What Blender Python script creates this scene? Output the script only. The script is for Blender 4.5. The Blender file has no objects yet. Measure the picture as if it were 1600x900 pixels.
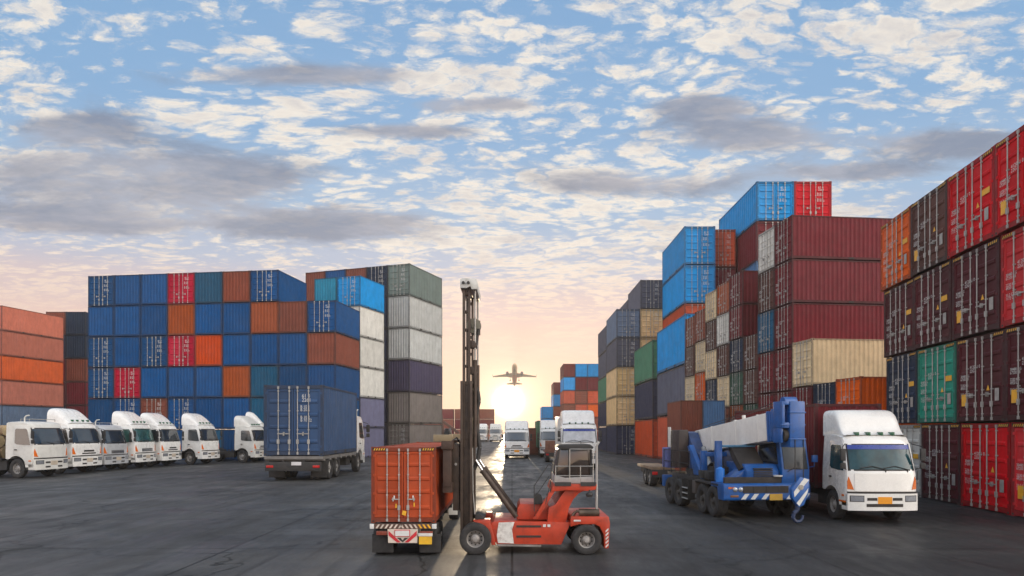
import bpy, bmesh, math, random
from mathutils import Vector, Matrix
rnd = random.Random(7)
R = math.radians
sc = bpy.context.scene
COL = sc.collection

# ------------------------------------------------------------------ camera, sky, sun, exposure
CAM_H = 2.5
FPX = 1100.0            # focal length in pixels of a 1600 wide picture
HOR = 674.0             # horizon row in the 1600x900 picture
cd = bpy.data.cameras.new('camera'); cam = bpy.data.objects.new('camera', cd); COL.objects.link(cam)
cam.location = (0, 0, CAM_H); cam.rotation_euler = (R(90), 0, 0)
cd.sensor_width = 36; cd.lens = 36 * FPX / 1600
cd.shift_y = (HOR - 450) / 1600
cd.clip_end = 6000; cd.clip_start = 0.1
sc.camera = cam

SUN_EL, SUN_AZ = R(2.4), R(-0.3)       # the sun stands in the picture, low over the far end of the yard
world = bpy.data.worlds.new('World'); sc.world = world; world.use_nodes = True
nt = world.node_tree; nt.nodes.clear()
def N(t, **kw):
    n = nt.nodes.new(t)
    for k, v in kw.items(): setattr(n, k, v)
    return n
def L(a, b): nt.links.new(a, b)
def val(v):
    n = N('ShaderNodeValue'); n.outputs[0].default_value = v; return n.outputs[0]
def M(op, a, b=None, c=None, clamp=False):
    n = N('ShaderNodeMath', operation=op, use_clamp=clamp)
    for i, x in enumerate((a, b, c)):
        if x is None: continue
        if isinstance(x, (int, float)): n.inputs[i].default_value = x
        else: L(x, n.inputs[i])
    return n.outputs[0]
def VM(op, a, b=None):
    n = N('ShaderNodeVectorMath', operation=op)
    for i, x in enumerate((a, b)):
        if x is None: continue
        if isinstance(x, tuple): n.inputs[i].default_value = x
        else: L(x, n.inputs[i])
    return n
def SS(x, lo, hi):
    n = N('ShaderNodeMapRange', interpolation_type='SMOOTHSTEP')
    L(x, n.inputs[0]); n.inputs[1].default_value = lo; n.inputs[2].default_value = hi
    return n.outputs[0]
def MIX(f, a, b, mode='MIX'):
    n = N('ShaderNodeMix', data_type='RGBA', blend_type=mode)
    n.clamp_factor = True
    if isinstance(f, (int, float)): n.inputs[0].default_value = f
    else: L(f, n.inputs[0])
    for i, x in ((6, a), (7, b)):
        if isinstance(x, tuple): n.inputs[i].default_value = (*x, 1)
        else: L(x, n.inputs[i])
    return n.outputs[2]
def NOISE(vec, scale, detail=6, rough=0.55, dist=0.0, lac=2.0):
    n = N('ShaderNodeTexNoise'); L(vec, n.inputs['Vector'])
    n.inputs['Scale'].default_value = scale; n.inputs['Detail'].default_value = detail
    n.inputs['Roughness'].default_value = rough; n.inputs['Distortion'].default_value = dist
    n.inputs['Lacunarity'].default_value = lac
    return n
def COMB(x, y, z=0.0):
    n = N('ShaderNodeCombineXYZ')
    for i, v in enumerate((x, y, z)):
        if isinstance(v, (int, float)): n.inputs[i].default_value = v
        else: L(v, n.inputs[i])
    return n.outputs[0]
tc = N('ShaderNodeTexCoord'); D = tc.outputs['Generated']
sx = N('ShaderNodeSeparateXYZ'); L(VM('NORMALIZE', D).outputs[0], sx.inputs[0])
dx, dy, dz = sx.outputs
zc = M('MAXIMUM', dz, 0.0)
sky = N('ShaderNodeTexSky', sky_type='NISHITA', sun_disc=False)
sky.sun_elevation = SUN_EL; sky.sun_rotation = SUN_AZ; sky.altitude = 0; sky.air_density = 1.0; sky.dust_density = 1.5
# clear sky by height above the horizon: peach, pale rose, then blue
ramp = N('ShaderNodeValToRGB'); L(zc, ramp.inputs[0])
cr = ramp.color_ramp; cr.interpolation = 'EASE'
cr.elements[0].position = 0.0; cr.elements[0].color = (.98, .70, .48, 1)
cr.elements[1].position = 0.62; cr.elements[1].color = (.18, .38, .67, 1)
for p, c in ((.07, (.97, .68, .52)), (.13, (.92, .64, .55)), (.175, (.76, .60, .60)), (.23, (.47, .55, .71)), (.30, (.33, .51, .74)), (.40, (.23, .44, .72))):
    e = cr.elements.new(p); e.color = (*c, 1)
clear = ramp.outputs[0]
# cloud layer: the view direction carried onto a flat sheet
inv = M('DIVIDE', 1.0, M('ADD', zc, 0.13))
px_, py_ = M('MULTIPLY', dx, inv), M('MULTIPLY', dy, inv)
P = COMB(M('MULTIPLY', px_, .62), py_, 0.37)
warp = NOISE(P, 1.7, 4, .55)
wv = VM('SCALE', VM('SUBTRACT', warp.outputs['Color'], (.5, .5, .5)).outputs[0]); wv.inputs['Scale'].default_value = .20
P2 = VM('ADD', P, wv.outputs[0]).outputs[0]
big = NOISE(VM('ADD', P, (3.7, 1.9, 0)).outputs[0], 1.5, 3, .5).outputs['Fac']
def cells_at(vec, s, sm):
    v = N('ShaderNodeTexVoronoi', feature='SMOOTH_F1'); L(vec, v.inputs['Vector'])
    v.inputs['Scale'].default_value = s; v.inputs['Smoothness'].default_value = sm
    return v.outputs['Distance']
wf = NOISE(P2, 19.0, 5, .65)
w2 = VM('SCALE', VM('SUBTRACT', wf.outputs['Color'], (.5, .5, .5)).outputs[0]); w2.inputs['Scale'].default_value = .075
P3 = VM('ADD', P2, w2.outputs[0]).outputs[0]
c1_ = cells_at(P3, 11.0, .3); c2_ = cells_at(P3, 27.0, .2)
med = NOISE(P2, 4.6, 4, .55).outputs['Fac']
fine = NOISE(P3, 44.0, 7, .68).outputs['Fac']
dens = M('ADD', M('MULTIPLY', M('SUBTRACT', .50, c1_), .85), M('MULTIPLY', M('SUBTRACT', .38, c2_), 1.0))
dens = M('ADD', dens, M('MULTIPLY', M('SUBTRACT', med, .5), 1.05))
dens = M('ADD', dens, M('MULTIPLY', M('SUBTRACT', big, .5), 1.05))
dens = M('ADD', dens, M('MULTIPLY', M('SUBTRACT', fine, .5), 1.15))
cov = SS(dens, -.40, .30)
lowfade = SS(zc, .08, .20)
cov = M('MULTIPLY', cov, M('ADD', M('MULTIPLY', lowfade, .75), .25))
shade = SS(dens, .12, .60)
und = SS(NOISE(VM('ADD', P2, (.03, .05, .2)).outputs[0], 6.5, 6, .6).outputs['Fac'], .44, .66)
lit = MIX(M('MULTIPLY', M('ADD', M('MULTIPLY', shade, .45), M('MULTIPLY', und, .55)), .85), (.98, .90, .79), (.54, .53, .57))
lit = MIX(M('MULTIPLY', SS(fine, .45, .62), .30), lit, (1.02, .96, .86))
warm = SS(zc, .27, .13)
lit = MIX(M('MULTIPLY', warm, .85), lit, (.99, .72, .58))
# grey cloud banks, with their own places in the sky
def bank(px, py, wx, wy):
    ax, az = (px - 800) / FPX, (HOR - py) / FPX
    u = M('DIVIDE', dx, M('MAXIMUM', dy, .05)); v = M('DIVIDE', dz, M('MAXIMUM', dy, .05))
    a = M('MULTIPLY', M('SUBTRACT', u, ax), FPX / wx); b = M('MULTIPLY', M('SUBTRACT', v, az), FPX / wy)
    return M('MULTIPLY', M('POWER', 2.718, M('MULTIPLY', M('ADD', M('MULTIPLY', a, a), M('MULTIPLY', b, b)), -1.0)), M('GREATER_THAN', dy, .05))
bk = None
for b in ((90, 270, 240, 52), (125, 200, 100, 26), (330, 285, 170, 40), (500, 118, 240, 20), (790, 162, 70, 16), (690, 165, 60, 16), (1190, 212, 190, 34), (1000, 285, 170, 26),
          (1520, 225, 160, 24), (560, 350, 170, 28), (1100, 165, 90, 20), (180, 345, 250, 28), (1330, 270, 150, 18), (640, 205, 120, 16)):
    v = bank(*b); bk = v if bk is None else M('ADD', bk, v)
soft = NOISE(P2, 3.4, 8, .62).outputs['Fac']
rear = M('MULTIPLY', M('LESS_THAN', dy, .05), M('MULTIPLY', big, .5))
gf = M('ADD', M('MULTIPLY', M('MINIMUM', M('ADD', bk, rear), 1.0), .85), M('MULTIPLY', M('SUBTRACT', soft, .5), 1.9))
grey = SS(gf, .22, .80)
gcol = MIX(SS(soft, .36, .66), (.43, .44, .51), (.20, .25, .36))
gcol = MIX(M('MULTIPLY', warm, .55), gcol, (.82, .64, .58))
col = MIX(M('MULTIPLY', cov, .95), clear, lit)
col = MIX(M('MULTIPLY', grey, .88), col, gcol)
# sun glow
sd = (math.sin(SUN_AZ) * math.cos(SUN_EL), math.cos(SUN_AZ) * math.cos(SUN_EL), math.sin(SUN_EL))
dt = N('ShaderNodeVectorMath', operation='DOT_PRODUCT'); L(VM('NORMALIZE', D).outputs[0], dt.inputs[0]); dt.inputs[1].default_value = sd
ang = M('ARCCOSINE', M('MINIMUM', dt.outputs['Value'], 1.0))
def gauss(s): return M('POWER', 2.718, M('MULTIPLY', M('POWER', M('DIVIDE', ang, s), 2.0), -1.0))
g = MIX(1.0, (0, 0, 0), (0, 0, 0))
def addc(base, fac, c):
    n = N('ShaderNodeVectorMath', operation='SCALE'); n.inputs[0].default_value = c; L(fac, n.inputs['Scale'])
    return VM('ADD', base, n.outputs[0]).outputs[0]
col = addc(col, gauss(.013), (9.0, 8.2, 6.6))
col = addc(col, gauss(.040), (.9, .70, .45))
col = addc(col, gauss(.13), (.14, .09, .04))
col = addc(col, gauss(.45), (.02, .012, .004))
# fill light: bright lobes added to the unseen sky behind the camera, the larger to the right: they light the near faces
def lobe(d, width):
    ld = N('ShaderNodeVectorMath', operation='DOT_PRODUCT'); L(VM('NORMALIZE', D).outputs[0], ld.inputs[0]); ld.inputs[1].default_value = Vector(d).normalized()
    la = M('DIVIDE', M('ARCCOSINE', M('MINIMUM', ld.outputs['Value'], 1.0)), width)
    return M('MULTIPLY', M('POWER', 2.718, M('MULTIPLY', M('MULTIPLY', la, la), -1.0)), SS(dy, .12, -.22))
col = addc(col, lobe((.88, -.36, .40), .52), (5.0, 4.5, 3.9))
col = addc(col, lobe((-.75, -.55, .42), .55), (1.35, 1.22, 1.1))
bf = M('ADD', 1.0, M('MULTIPLY', SS(dy, .1, -.5), .35))
sc_ = N('ShaderNodeVectorMath', operation='SCALE'); L(col, sc_.inputs[0]); L(bf, sc_.inputs['Scale'])
col = sc_.outputs[0]
ns = N('ShaderNodeVectorMath', operation='SCALE'); L(sky.outputs[0], ns.inputs[0]); ns.inputs['Scale'].default_value = .04
s10 = N('ShaderNodeVectorMath', operation='SCALE'); L(col, s10.inputs[0]); s10.inputs['Scale'].default_value = 9.5
tot = VM('ADD', s10.outputs[0], ns.outputs[0]).outputs[0]
bg = N('ShaderNodeBackground'); bg.inputs['Strength'].default_value = .1; L(tot, bg.inputs['Color'])
wo = N('ShaderNodeOutputWorld'); L(bg.outputs[0], wo.inputs['Surface'])

sl = bpy.data.lights.new('sun', 'SUN'); sl.energy = 2.2; sl.angle = R(.5); sl.color = (1, .78, .52)
so = bpy.data.objects.new('sun', sl); COL.objects.link(so)
so.rotation_euler = Vector((-sd[0], -sd[1], -sd[2])).to_track_quat('-Z', 'Y').to_euler()
so.location = (0, 150, 60)
vs = sc.view_settings; vs.view_transform = 'Standard'; vs.look = 'None'; vs.gamma = 1.0; vs.use_curve_mapping = False
vs.exposure = 0.0
sc.render.engine = 'CYCLES'
sc.cycles.use_denoising = True
sc.cycles.max_bounces = 6; sc.cycles.diffuse_bounces = 3; sc.cycles.glossy_bounces = 3; sc.cycles.volume_bounces = 0
sc.cycles.sample_clamp_indirect = 6

# ------------------------------------------------------------------ helpers
def X_at(px, Z): return (px - 800) / FPX * Z
def Z_base(py): return CAM_H * FPX / (py - HOR)
def mat(name, color, rough=.5, metal=0.0, vary=.10, streak=.0, dirt=0.0, scale=3.0, rand=.0, spec=.5, bump=0.0, alpha=None, dirtcol=(.09, .065, .045), coat=0.0):
    m = bpy.data.materials.new(name); m.use_nodes = True
    t = m.node_tree; b = t.nodes['Principled BSDF']
    b.inputs['Roughness'].default_value = rough; b.inputs['Metallic'].default_value = metal
    b.inputs['Specular IOR Level'].default_value = spec
    b.inputs['Coat Weight'].default_value = coat; b.inputs['IOR'].default_value = 1.75 if spec >= .7 else 1.5
    tcn = t.nodes.new('ShaderNodeTexCoord'); oi = t.nodes.new('ShaderNodeObjectInfo')
    off = t.nodes.new('ShaderNodeVectorMath'); off.operation = 'MULTIPLY_ADD'
    cx = t.nodes.new('ShaderNodeCombineXYZ')
    for i in range(3): t.links.new(oi.outputs['Random'], cx.inputs[i])
    t.links.new(cx.outputs[0], off.inputs[0]); off.inputs[1].default_value = (37, 61, 23)
    t.links.new(tcn.outputs['Object'], off.inputs[2])
    def noise(vec, s, d=5, r=.6):
        n = t.nodes.new('ShaderNodeTexNoise'); t.links.new(vec, n.inputs['Vector'])
        n.inputs['Scale'].default_value = s; n.inputs['Detail'].default_value = d; n.inputs['Roughness'].default_value = r
        return n.outputs['Fac']
    def mr(x, a, b_, c, d):
        n = t.nodes.new('ShaderNodeMapRange'); t.links.new(x, n.inputs[0])
        for i, v in enumerate((a, b_, c, d)): n.inputs[i + 1].default_value = v
        return n.outputs[0]
    def mix(f, a, bb, mode='MIX'):
        n = t.nodes.new('ShaderNodeMix'); n.data_type = 'RGBA'; n.blend_type = mode
        if isinstance(f, float): n.inputs[0].default_value = f
        else: t.links.new(f, n.inputs[0])
        for i, x in ((6, a), (7, bb)):
            if isinstance(x, tuple): n.inputs[i].default_value = (*x, 1)
            else: t.links.new(x, n.inputs[i])
        return n.outputs[2]
    c = mix(mr(noise(off.outputs[0], scale), .35, .65, 0, 1), tuple(x * (1 - vary) for x in color), tuple(min(1, x * (1 + vary)) for x in color))
    if rand:
        hs = t.nodes.new('ShaderNodeHueSaturation'); t.links.new(c, hs.inputs['Color'])
        t.links.new(mr(oi.outputs['Random'], 0, 1, 1 - rand, 1 + rand), hs.inputs['Value'])
        r2 = t.nodes.new('ShaderNodeMath'); r2.operation = 'FRACT'
        r3 = t.nodes.new('ShaderNodeMath'); r3.operation = 'MULTIPLY'; t.links.new(oi.outputs['Random'], r3.inputs[0]); r3.inputs[1].default_value = 13.7
        t.links.new(r3.outputs[0], r2.inputs[0])
        t.links.new(mr(r2.outputs[0], 0, 1, 1 - rand * .25, 1 + rand * .5), hs.inputs['Saturation'])
        c = hs.outputs[0]
    if streak:
        c = mix(mr(noise(off.outputs[0], .75, 4, .55), .48, .68, 0, streak * .55), c, tuple(x * .8 + .035 for x in color))      # sun-bleached areas
        st = t.nodes.new('ShaderNodeVectorMath'); st.operation = 'MULTIPLY'; t.links.new(off.outputs[0], st.inputs[0]); st.inputs[1].default_value = (5, 5, .45)
        c = mix(mr(noise(st.outputs[0], 1.6, 6, .65), .52, .74, 0, streak), c, tuple(x * .55 + y for x, y in zip(color, (.012, .008, .006))))
        c = mix(mr(noise(off.outputs[0], 5.5, 8, .72), .67, .76, 0, min(1, streak * 1.6)), c, (.085, .036, .02))
    if dirt:
        c = mix(mr(noise(off.outputs[0], scale * 1.7, 8, .7), .48, .72, 0, dirt), c, dirtcol)
    t.links.new(c, b.inputs['Base Color'])
    t.links.new(mr(noise(off.outputs[0], scale * 2.3), .3, .7, max(0, rough - .1), min(1, rough + .12)), b.inputs['Roughness'])
    if bump:
        bp = t.nodes.new('ShaderNodeBump'); bp.inputs['Strength'].default_value = bump; bp.inputs['Distance'].default_value = .02
        t.links.new(noise(off.outputs[0], scale * 6, 6), bp.inputs['Height']); t.links.new(bp.outputs[0], b.inputs['Normal'])
    return m

class MB:
    """collects shapes, then links them as one mesh object"""
    def __init__(s): s.v = []; s.f = []; s.m = []
    def add(s, v, f, mi=0):
        o = len(s.v); s.v += [tuple(p) for p in v]; s.f += [tuple(i + o for i in q) for q in f]; s.m += [mi] * len(f); return s
    def box(s, x0, x1, y0, y1, z0, z1, mi=0):
        v = [(x0, y0, z0), (x1, y0, z0), (x1, y1, z0), (x0, y1, z0), (x0, y0, z1), (x1, y0, z1), (x1, y1, z1), (x0, y1, z1)]
        return s.add(v, [(0, 3, 2, 1), (4, 5, 6, 7), (0, 1, 5, 4), (1, 2, 6, 5), (2, 3, 7, 6), (3, 0, 4, 7)], mi)
    def obox(s, c, ax, ay, az, mi=0):
        c, ax, ay, az = map(Vector, (c, ax, ay, az))
        v = [c + i * ax + j * ay + k * az for k in (-1, 1) for j, i in ((-1, -1), (-1, 1), (1, 1), (1, -1))]
        return s.add(v, [(0, 3, 2, 1), (4, 5, 6, 7), (0, 1, 5, 4), (1, 2, 6, 5), (2, 3, 7, 6), (3, 0, 4, 7)], mi)
    def beam(s, a, b, w, h, mi=0):
        a, b = Vector(a), Vector(b); d = (b - a)
        up = Vector((0, 0, 1)) if abs(d.normalized().z) < .95 else Vector((0, 1, 0))
        sx_ = d.cross(up).normalized(); sz = sx_.cross(d).normalized()
        return s.obox((a + b) / 2, sx_ * w / 2, d / 2, sz * h / 2, mi)
    def tube(s, a, b, r0, r1=None, n=10, mi=0, caps=True):
        a, b = Vector(a), Vector(b); r1 = r0 if r1 is None else r1
        d = (b - a).normalized(); up = Vector((0, 0, 1)) if abs(d.z) < .95 else Vector((1, 0, 0))
        u = d.cross(up).normalized(); w = d.cross(u)
        v = []
        for p, r in ((a, r0), (b, r1)):
            for i in range(n):
                t = 2 * math.pi * i / n; v.append(p + u * (r * math.cos(t)) + w * (r * math.sin(t)))
        f = [(i, (i + 1) % n, n + (i + 1) % n, n + i) for i in range(n)]
        if caps: f += [tuple(range(n))[::-1], tuple(range(n, 2 * n))]
        return s.add(v, f, mi)
    def path(s, pts, r, n=8, mi=0):
        for a, b in zip(pts, pts[1:]): s.tube(a, b, r, n=n, mi=mi)
        return s
    def prism(s, poly, axis, a, b, mi=0):
        """poly of 2D points swept along axis from a to b. axis 'x': poly is (y,z); 'y': (x,z); 'z': (x,y)"""
        def P3(p, t): return (t, p[0], p[1]) if axis == 'x' else ((p[0], t, p[1]) if axis == 'y' else (p[0], p[1], t))
        n = len(poly); v = [P3(p, a) for p in poly] + [P3(p, b) for p in poly]
        f = [(i, (i + 1) % n, n + (i + 1) % n, n + i) for i in range(n)] + [tuple(range(n))[::-1], tuple(range(n, 2 * n))]
        return s.add(v, f, mi)
    def lathe(s, prof, c, axis='x', n=28, mi=0):
        """prof: (radius, offset along axis), closed ring list"""
        v = []; k = len(prof)
        for i in range(n):
            t = 2 * math.pi * i / n; cs, sn = math.cos(t), math.sin(t)
            for r, o in prof:
                p = {'x': (o, r * cs, r * sn), 'y': (r * cs, o, r * sn), 'z': (r * cs, r * sn, o)}[axis]
                v.append((c[0] + p[0], c[1] + p[1], c[2] + p[2]))
        f = []
        for i in range(n):
            j = (i + 1) % n
            for q in range(k - 1): f.append((i * k + q, i * k + q + 1, j * k + q + 1, j * k + q))
        return s.add(v, f, mi)
    def grid(s, fn, us, vs_, mi=0):
        v = [fn(u, w) for u in us for w in vs_]; k = len(vs_)
        f = [(i * k + j, i * k + j + 1, (i + 1) * k + j + 1, (i + 1) * k + j) for i in range(len(us) - 1) for j in range(k - 1)]
        return s.add(v, f, mi)
    def mesh(s, name, mats, bevel=0.0, smooth=35, recalc=True, seg=2):
        me = bpy.data.meshes.new(name); me.from_pydata(s.v, [], s.f)
        mats = mats if isinstance(mats, (list, tuple)) else [mats]
        for m in mats: me.materials.append(m)
        for p, i in zip(me.polygons, s.m): p.material_index = i
        bm = bmesh.new(); bm.from_mesh(me)
        if recalc: bmesh.ops.recalc_face_normals(bm, faces=bm.faces)
        if bevel:
            es = [e for e in bm.edges if len(e.link_faces) == 2 and e.calc_face_angle(0) > R(28)]
            bmesh.ops.bevel(bm, geom=es, offset=bevel, segments=seg, profile=.6, affect='EDGES', clamp_overlap=True)
        bm.to_mesh(me); bm.free()
        if smooth:
            for p in me.polygons: p.use_smooth = True
            me.set_sharp_from_angle(angle=R(smooth))
        me.update(); return me
    def build(s, name, mats, parent=None, **kw):
        return place(name, s.mesh(name, mats, **kw), parent)
def place(name, me, parent=None, mats=None):
    o = bpy.data.objects.new(name, me); COL.objects.link(o)
    if parent: o.parent = parent
    if mats:
        for i, m in enumerate(mats):
            o.material_slots[i].link = 'OBJECT'; o.material_slots[i].material = m
    return o
def thing(name, label, cat, loc=(0, 0, 0), rz=0.0, group=None, scale=(1, 1, 1)):
    o = bpy.data.objects.new(name, None); COL.objects.link(o)
    o.location = loc; o.rotation_euler = (0, 0, rz); o.scale = scale
    o.empty_display_size = .2
    o['label'] = label; o['category'] = cat
    if group: o['group'] = group
    return o
def text_mesh(name, lines, size, m, align='LEFT', dy=1.25, thick=0.0):
    cu = bpy.data.curves.new(name, 'FONT'); cu.body = '\n'.join(lines); cu.size = size; cu.align_x = align; cu.space_line = dy
    cu.extrude = thick; cu.resolution_u = 3
    ob = bpy.data.objects.new(name, cu); COL.objects.link(ob)
    bpy.context.view_layer.update()
    me = bpy.data.meshes.new_from_object(ob.evaluated_get(bpy.context.evaluated_depsgraph_get()))
    bpy.data.objects.remove(ob); bpy.data.curves.remove(cu)
    for v in me.vertices: v.co = (v.co.x, -v.co.z, v.co.y)      # stand it up, facing -Y
    me.materials.clear(); me.materials.append(m); me.name = name
    return me
def copy_tree(o, parent=None):
    c = o.copy(); COL.objects.link(c)
    if parent: c.parent = parent
    for ch in o.children: copy_tree(ch, c)
    return c

# ------------------------------------------------------------------ ground
def ground():
    m = bpy.data.materials.new('asphalt'); m.use_nodes = True
    t = m.node_tree; b = t.nodes['Principled BSDF']; b.inputs['Specular IOR Level'].default_value = .28
    g = t.nodes.new('ShaderNodeNewGeometry'); Pn = g.outputs['Position']
    def noise(s, d=6, r=.6, vec=Pn, dist=0):
        n = t.nodes.new('ShaderNodeTexNoise'); t.links.new(vec, n.inputs['Vector']); n.inputs['Scale'].default_value = s
        n.inputs['Detail'].default_value = d; n.inputs['Roughness'].default_value = r; n.inputs['Distortion'].default_value = dist
        return n.outputs['Fac']
    def mr(x, a, b_, c, d, cl=True):
        n = t.nodes.new('ShaderNodeMapRange'); t.links.new(x, n.inputs[0]); n.clamp = cl
        for i, v in enumerate((a, b_, c, d)): n.inputs[i + 1].default_value = v
        return n.outputs[0]
    def mix(f, a, bb):
        n = t.nodes.new('ShaderNodeMix'); n.data_type = 'RGBA'
        t.links.new(f, n.inputs[0])
        for i, x in ((6, a), (7, bb)):
            if isinstance(x, tuple): n.inputs[i].default_value = (*x, 1)
            else: t.links.new(x, n.inputs[i])
        return n.outputs[2]
    def mul(vec, k):
        n = t.nodes.new('ShaderNodeVectorMath'); n.operation = 'MULTIPLY'; t.links.new(vec, n.inputs[0]); n.inputs[1].default_value = k; return n.outputs[0]
    c = mix(mr(noise(.09, 5), .35, .65, 0, 1), (.036, .0365, .038), (.056, .056, .056))
    c = mix(mr(noise(.55, 7, .65), .45, .75, 0, .8), c, (.100, .098, .093))
    c = mix(mr(noise(.8, 6, .6, mul(Pn, (1.6, .18, 1)), .6), .50, .72, 0, .75), c, (.025, .025, .026))   # tyre scuffs and drips run along the lane
    c = mix(mr(noise(3.0, 9, .75), .60, .70, 0, .7), c, (.021, .021, .021))
    c = mix(mr(noise(.22, 3, .5, dist=.4), .585, .60, 0, .55), c, (.020, .0205, .021))       # tar repairs
    c = mix(mr(noise(.30, 4, .6, mul(Pn, (.35, 1.3, 1)), .3), .58, .66, 0, .6), c, (.115, .112, .105))   # worn pale bands
    c = mix(mr(noise(1.3, 5, .55, mul(Pn, (2.4, .10, 1)), .15), .56, .68, 0, .8), c, (.016, .016, .016))  # tyre marks
    c = mix(mr(noise(9, 4, .6), .66, .74, 0, .6), c, (.12, .115, .105))
    c = mix(mr(noise(55, 3, .7), .30, .70, 0, .45), c, (.095, .093, .090))
    sp_ = t.nodes.new('ShaderNodeSeparateXYZ'); t.links.new(Pn, sp_.inputs[0])      # shade painted into the ground colour over the near right part of the yard
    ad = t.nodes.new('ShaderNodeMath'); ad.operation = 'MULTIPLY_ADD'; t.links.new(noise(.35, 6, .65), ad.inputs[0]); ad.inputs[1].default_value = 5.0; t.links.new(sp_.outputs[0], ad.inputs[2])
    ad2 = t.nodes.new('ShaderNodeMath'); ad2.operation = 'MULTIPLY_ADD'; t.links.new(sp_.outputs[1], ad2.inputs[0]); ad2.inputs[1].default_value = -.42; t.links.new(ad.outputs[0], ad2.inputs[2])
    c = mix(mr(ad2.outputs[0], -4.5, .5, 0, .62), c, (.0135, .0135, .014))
    # slab joints and cracks
    br = t.nodes.new('ShaderNodeTexBrick'); t.links.new(Pn, br.inputs['Vector']); br.offset = 0
    br.inputs['Scale'].default_value = 1.0; br.inputs['Brick Width'].default_value = 6.0; br.inputs['Row Height'].default_value = 5.0
    br.inputs['Mortar Size'].default_value = .03; br.inputs['Mortar Smooth'].default_value = .3
    c = mix(br.outputs['Fac'], c, (.012, .012, .012))
    vo = t.nodes.new('ShaderNodeTexVoronoi'); vo.feature = 'DISTANCE_TO_EDGE'; vo.inputs['Scale'].default_value = .16
    w = t.nodes.new('ShaderNodeVectorMath'); w.operation = 'MULTIPLY_ADD'
    wn = t.nodes.new('ShaderNodeTexNoise'); t.links.new(Pn, wn.inputs['Vector']); wn.inputs['Scale'].default_value = .7; wn.inputs['Detail'].default_value = 6
    t.links.new(wn.outputs['Color'], w.inputs[0]); w.inputs[1].default_value = (2.6, 2.6, 0); t.links.new(Pn, w.inputs[2]); t.links.new(w.outputs[0], vo.inputs['Vector'])
    c = mix(mr(vo.outputs['Distance'], 0.002, .008, .85, 0), c, (.011, .011, .011))
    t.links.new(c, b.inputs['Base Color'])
    def mathn(op, x, y):
        n = t.nodes.new('ShaderNodeMath'); n.operation = op
        for i, q in enumerate((x, y)):
            if isinstance(q, float): n.inputs[i].default_value = q
            else: t.links.new(q, n.inputs[i])
        return n.outputs[0]
    ro = mathn('ADD', mr(noise(.35, 6), .35, .65, .52, .72), mr(noise(.9, 7, .65, mul(Pn, (1.3, .35, 1)), .4), .42, .66, -.13, .16))
    ro = mathn('ADD', ro, mr(noise(.16, 4, .6), .54, .60, 0, -.10))
    t.links.new(ro, b.inputs['Roughness'])
    t.links.new(mr(noise(.5, 6, .6, mul(Pn, (1.5, .25, 1)), .3), .40, .68, .14, .30), b.inputs['Specular IOR Level'])
    bp = t.nodes.new('ShaderNodeBump'); bp.inputs['Strength'].default_value = .35; bp.inputs['Distance'].default_value = .012
    t.links.new(noise(38, 5, .7), bp.inputs['Height']); t.links.new(bp.outputs[0], b.inputs['Normal'])
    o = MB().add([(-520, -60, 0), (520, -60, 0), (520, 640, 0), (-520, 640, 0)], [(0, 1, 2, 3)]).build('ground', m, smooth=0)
    o['kind'] = 'structure'; o['label'] = 'worn dark grey asphalt yard with joints and tyre scuffs'
ground()

# ------------------------------------------------------------------ shared materials
PAL = {
 'deep blue': (.001, .052, .155), 'blue': (.001, .062, .20), 'bright blue': (.010, .25, .58), 'dull blue': (.012, .085, .165), 'teal blue': (.012, .20, .32),
 'load orange': (.37, .072, .033), 'lorry blue': (.038, .075, .155), 'navy': (.028, .036, .075), 'dark navy': (.012, .026, .055), 'grey blue': (.10, .15, .23), 'slate': (.085, .095, .135), 'steel blue': (.09, .19, .35),
 'red': (.50, .012, .022), 'crimson': (.40, .010, .035), 'bright red': (.52, .010, .016), 'maroon': (.125, .014, .020), 'dark maroon': (.072, .013, .018), 'brown': (.085, .035, .028),
 'rust brown': (.19, .055, .035), 'salmon': (.46, .15, .10), 'orange': (.56, .095, .015), 'bright orange': (.62, .10, .012), 'burnt orange': (.31, .075, .028), 'red orange': (.47, .078, .034),
 'white': (.60, .59, .545), 'beige': (.62, .49, .31), 'cream': (.74, .51, .26), 'light grey': (.45, .46, .44), 'grey': (.17, .18, .18), 'green': (.06, .20, .12), 'dark green': (.03, .085, .06),
 'sea green': (.015, .25, .175), 'grey green': (.14, .185, .17), 'purple navy': (.07, .06, .115), 'grey lilac': (.19, .19, .30), 'grey brown': (.20, .175, .16), 'pale grey': (.36, .37, .36),
}
PAINT = {k: mat('paint_' + k.replace(' ', '_'), c, .55, vary=.10, streak=.42, dirt=.13, rand=.16, scale=1.3, spec=.14, dirtcol=(.05, .035, .028)) for k, c in PAL.items()}
FRAMEM = {k: mat('frame_paint_' + k.replace(' ', '_'), tuple(x * .50 + .006 for x in c), .6, vary=.15, streak=.5, dirt=.28, rand=.10, scale=2.5, spec=.2, dirtcol=(.05, .03, .02)) for k, c in PAL.items()}
GALV = mat('galvanised_bar', (.36, .35, .33), .55, .3, vary=.15, dirt=.25, scale=5)
MARKW = mat('white_marking', (.60, .60, .58), .6, vary=.08, dirt=.15, scale=6)
BLACKR = mat('rubber', (.022, .021, .021), .8, vary=.2, dirt=.35, dirtcol=(.07, .062, .055), scale=4)
DARKM = mat('dark_chassis', (.022, .021, .021), .65, vary=.25, dirt=.35, scale=4, dirtcol=(.06, .05, .04))
UNDER = mat('under_grime', (.03, .025, .022), .8, vary=.2)
YELLOW = mat('yellow_sticker', (.75, .38, .02), .5, vary=.1, dirt=.2, scale=6)
AMBER = mat('amber_plate', (.72, .28, .008), .4, vary=.05, dirt=.1, scale=8)
WHITE = mat('white_cab_paint', (.74, .73, .70), .28, vary=.05, streak=.10, dirt=.28, dirtcol=(.36, .33, .29), scale=2, coat=.4)
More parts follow.
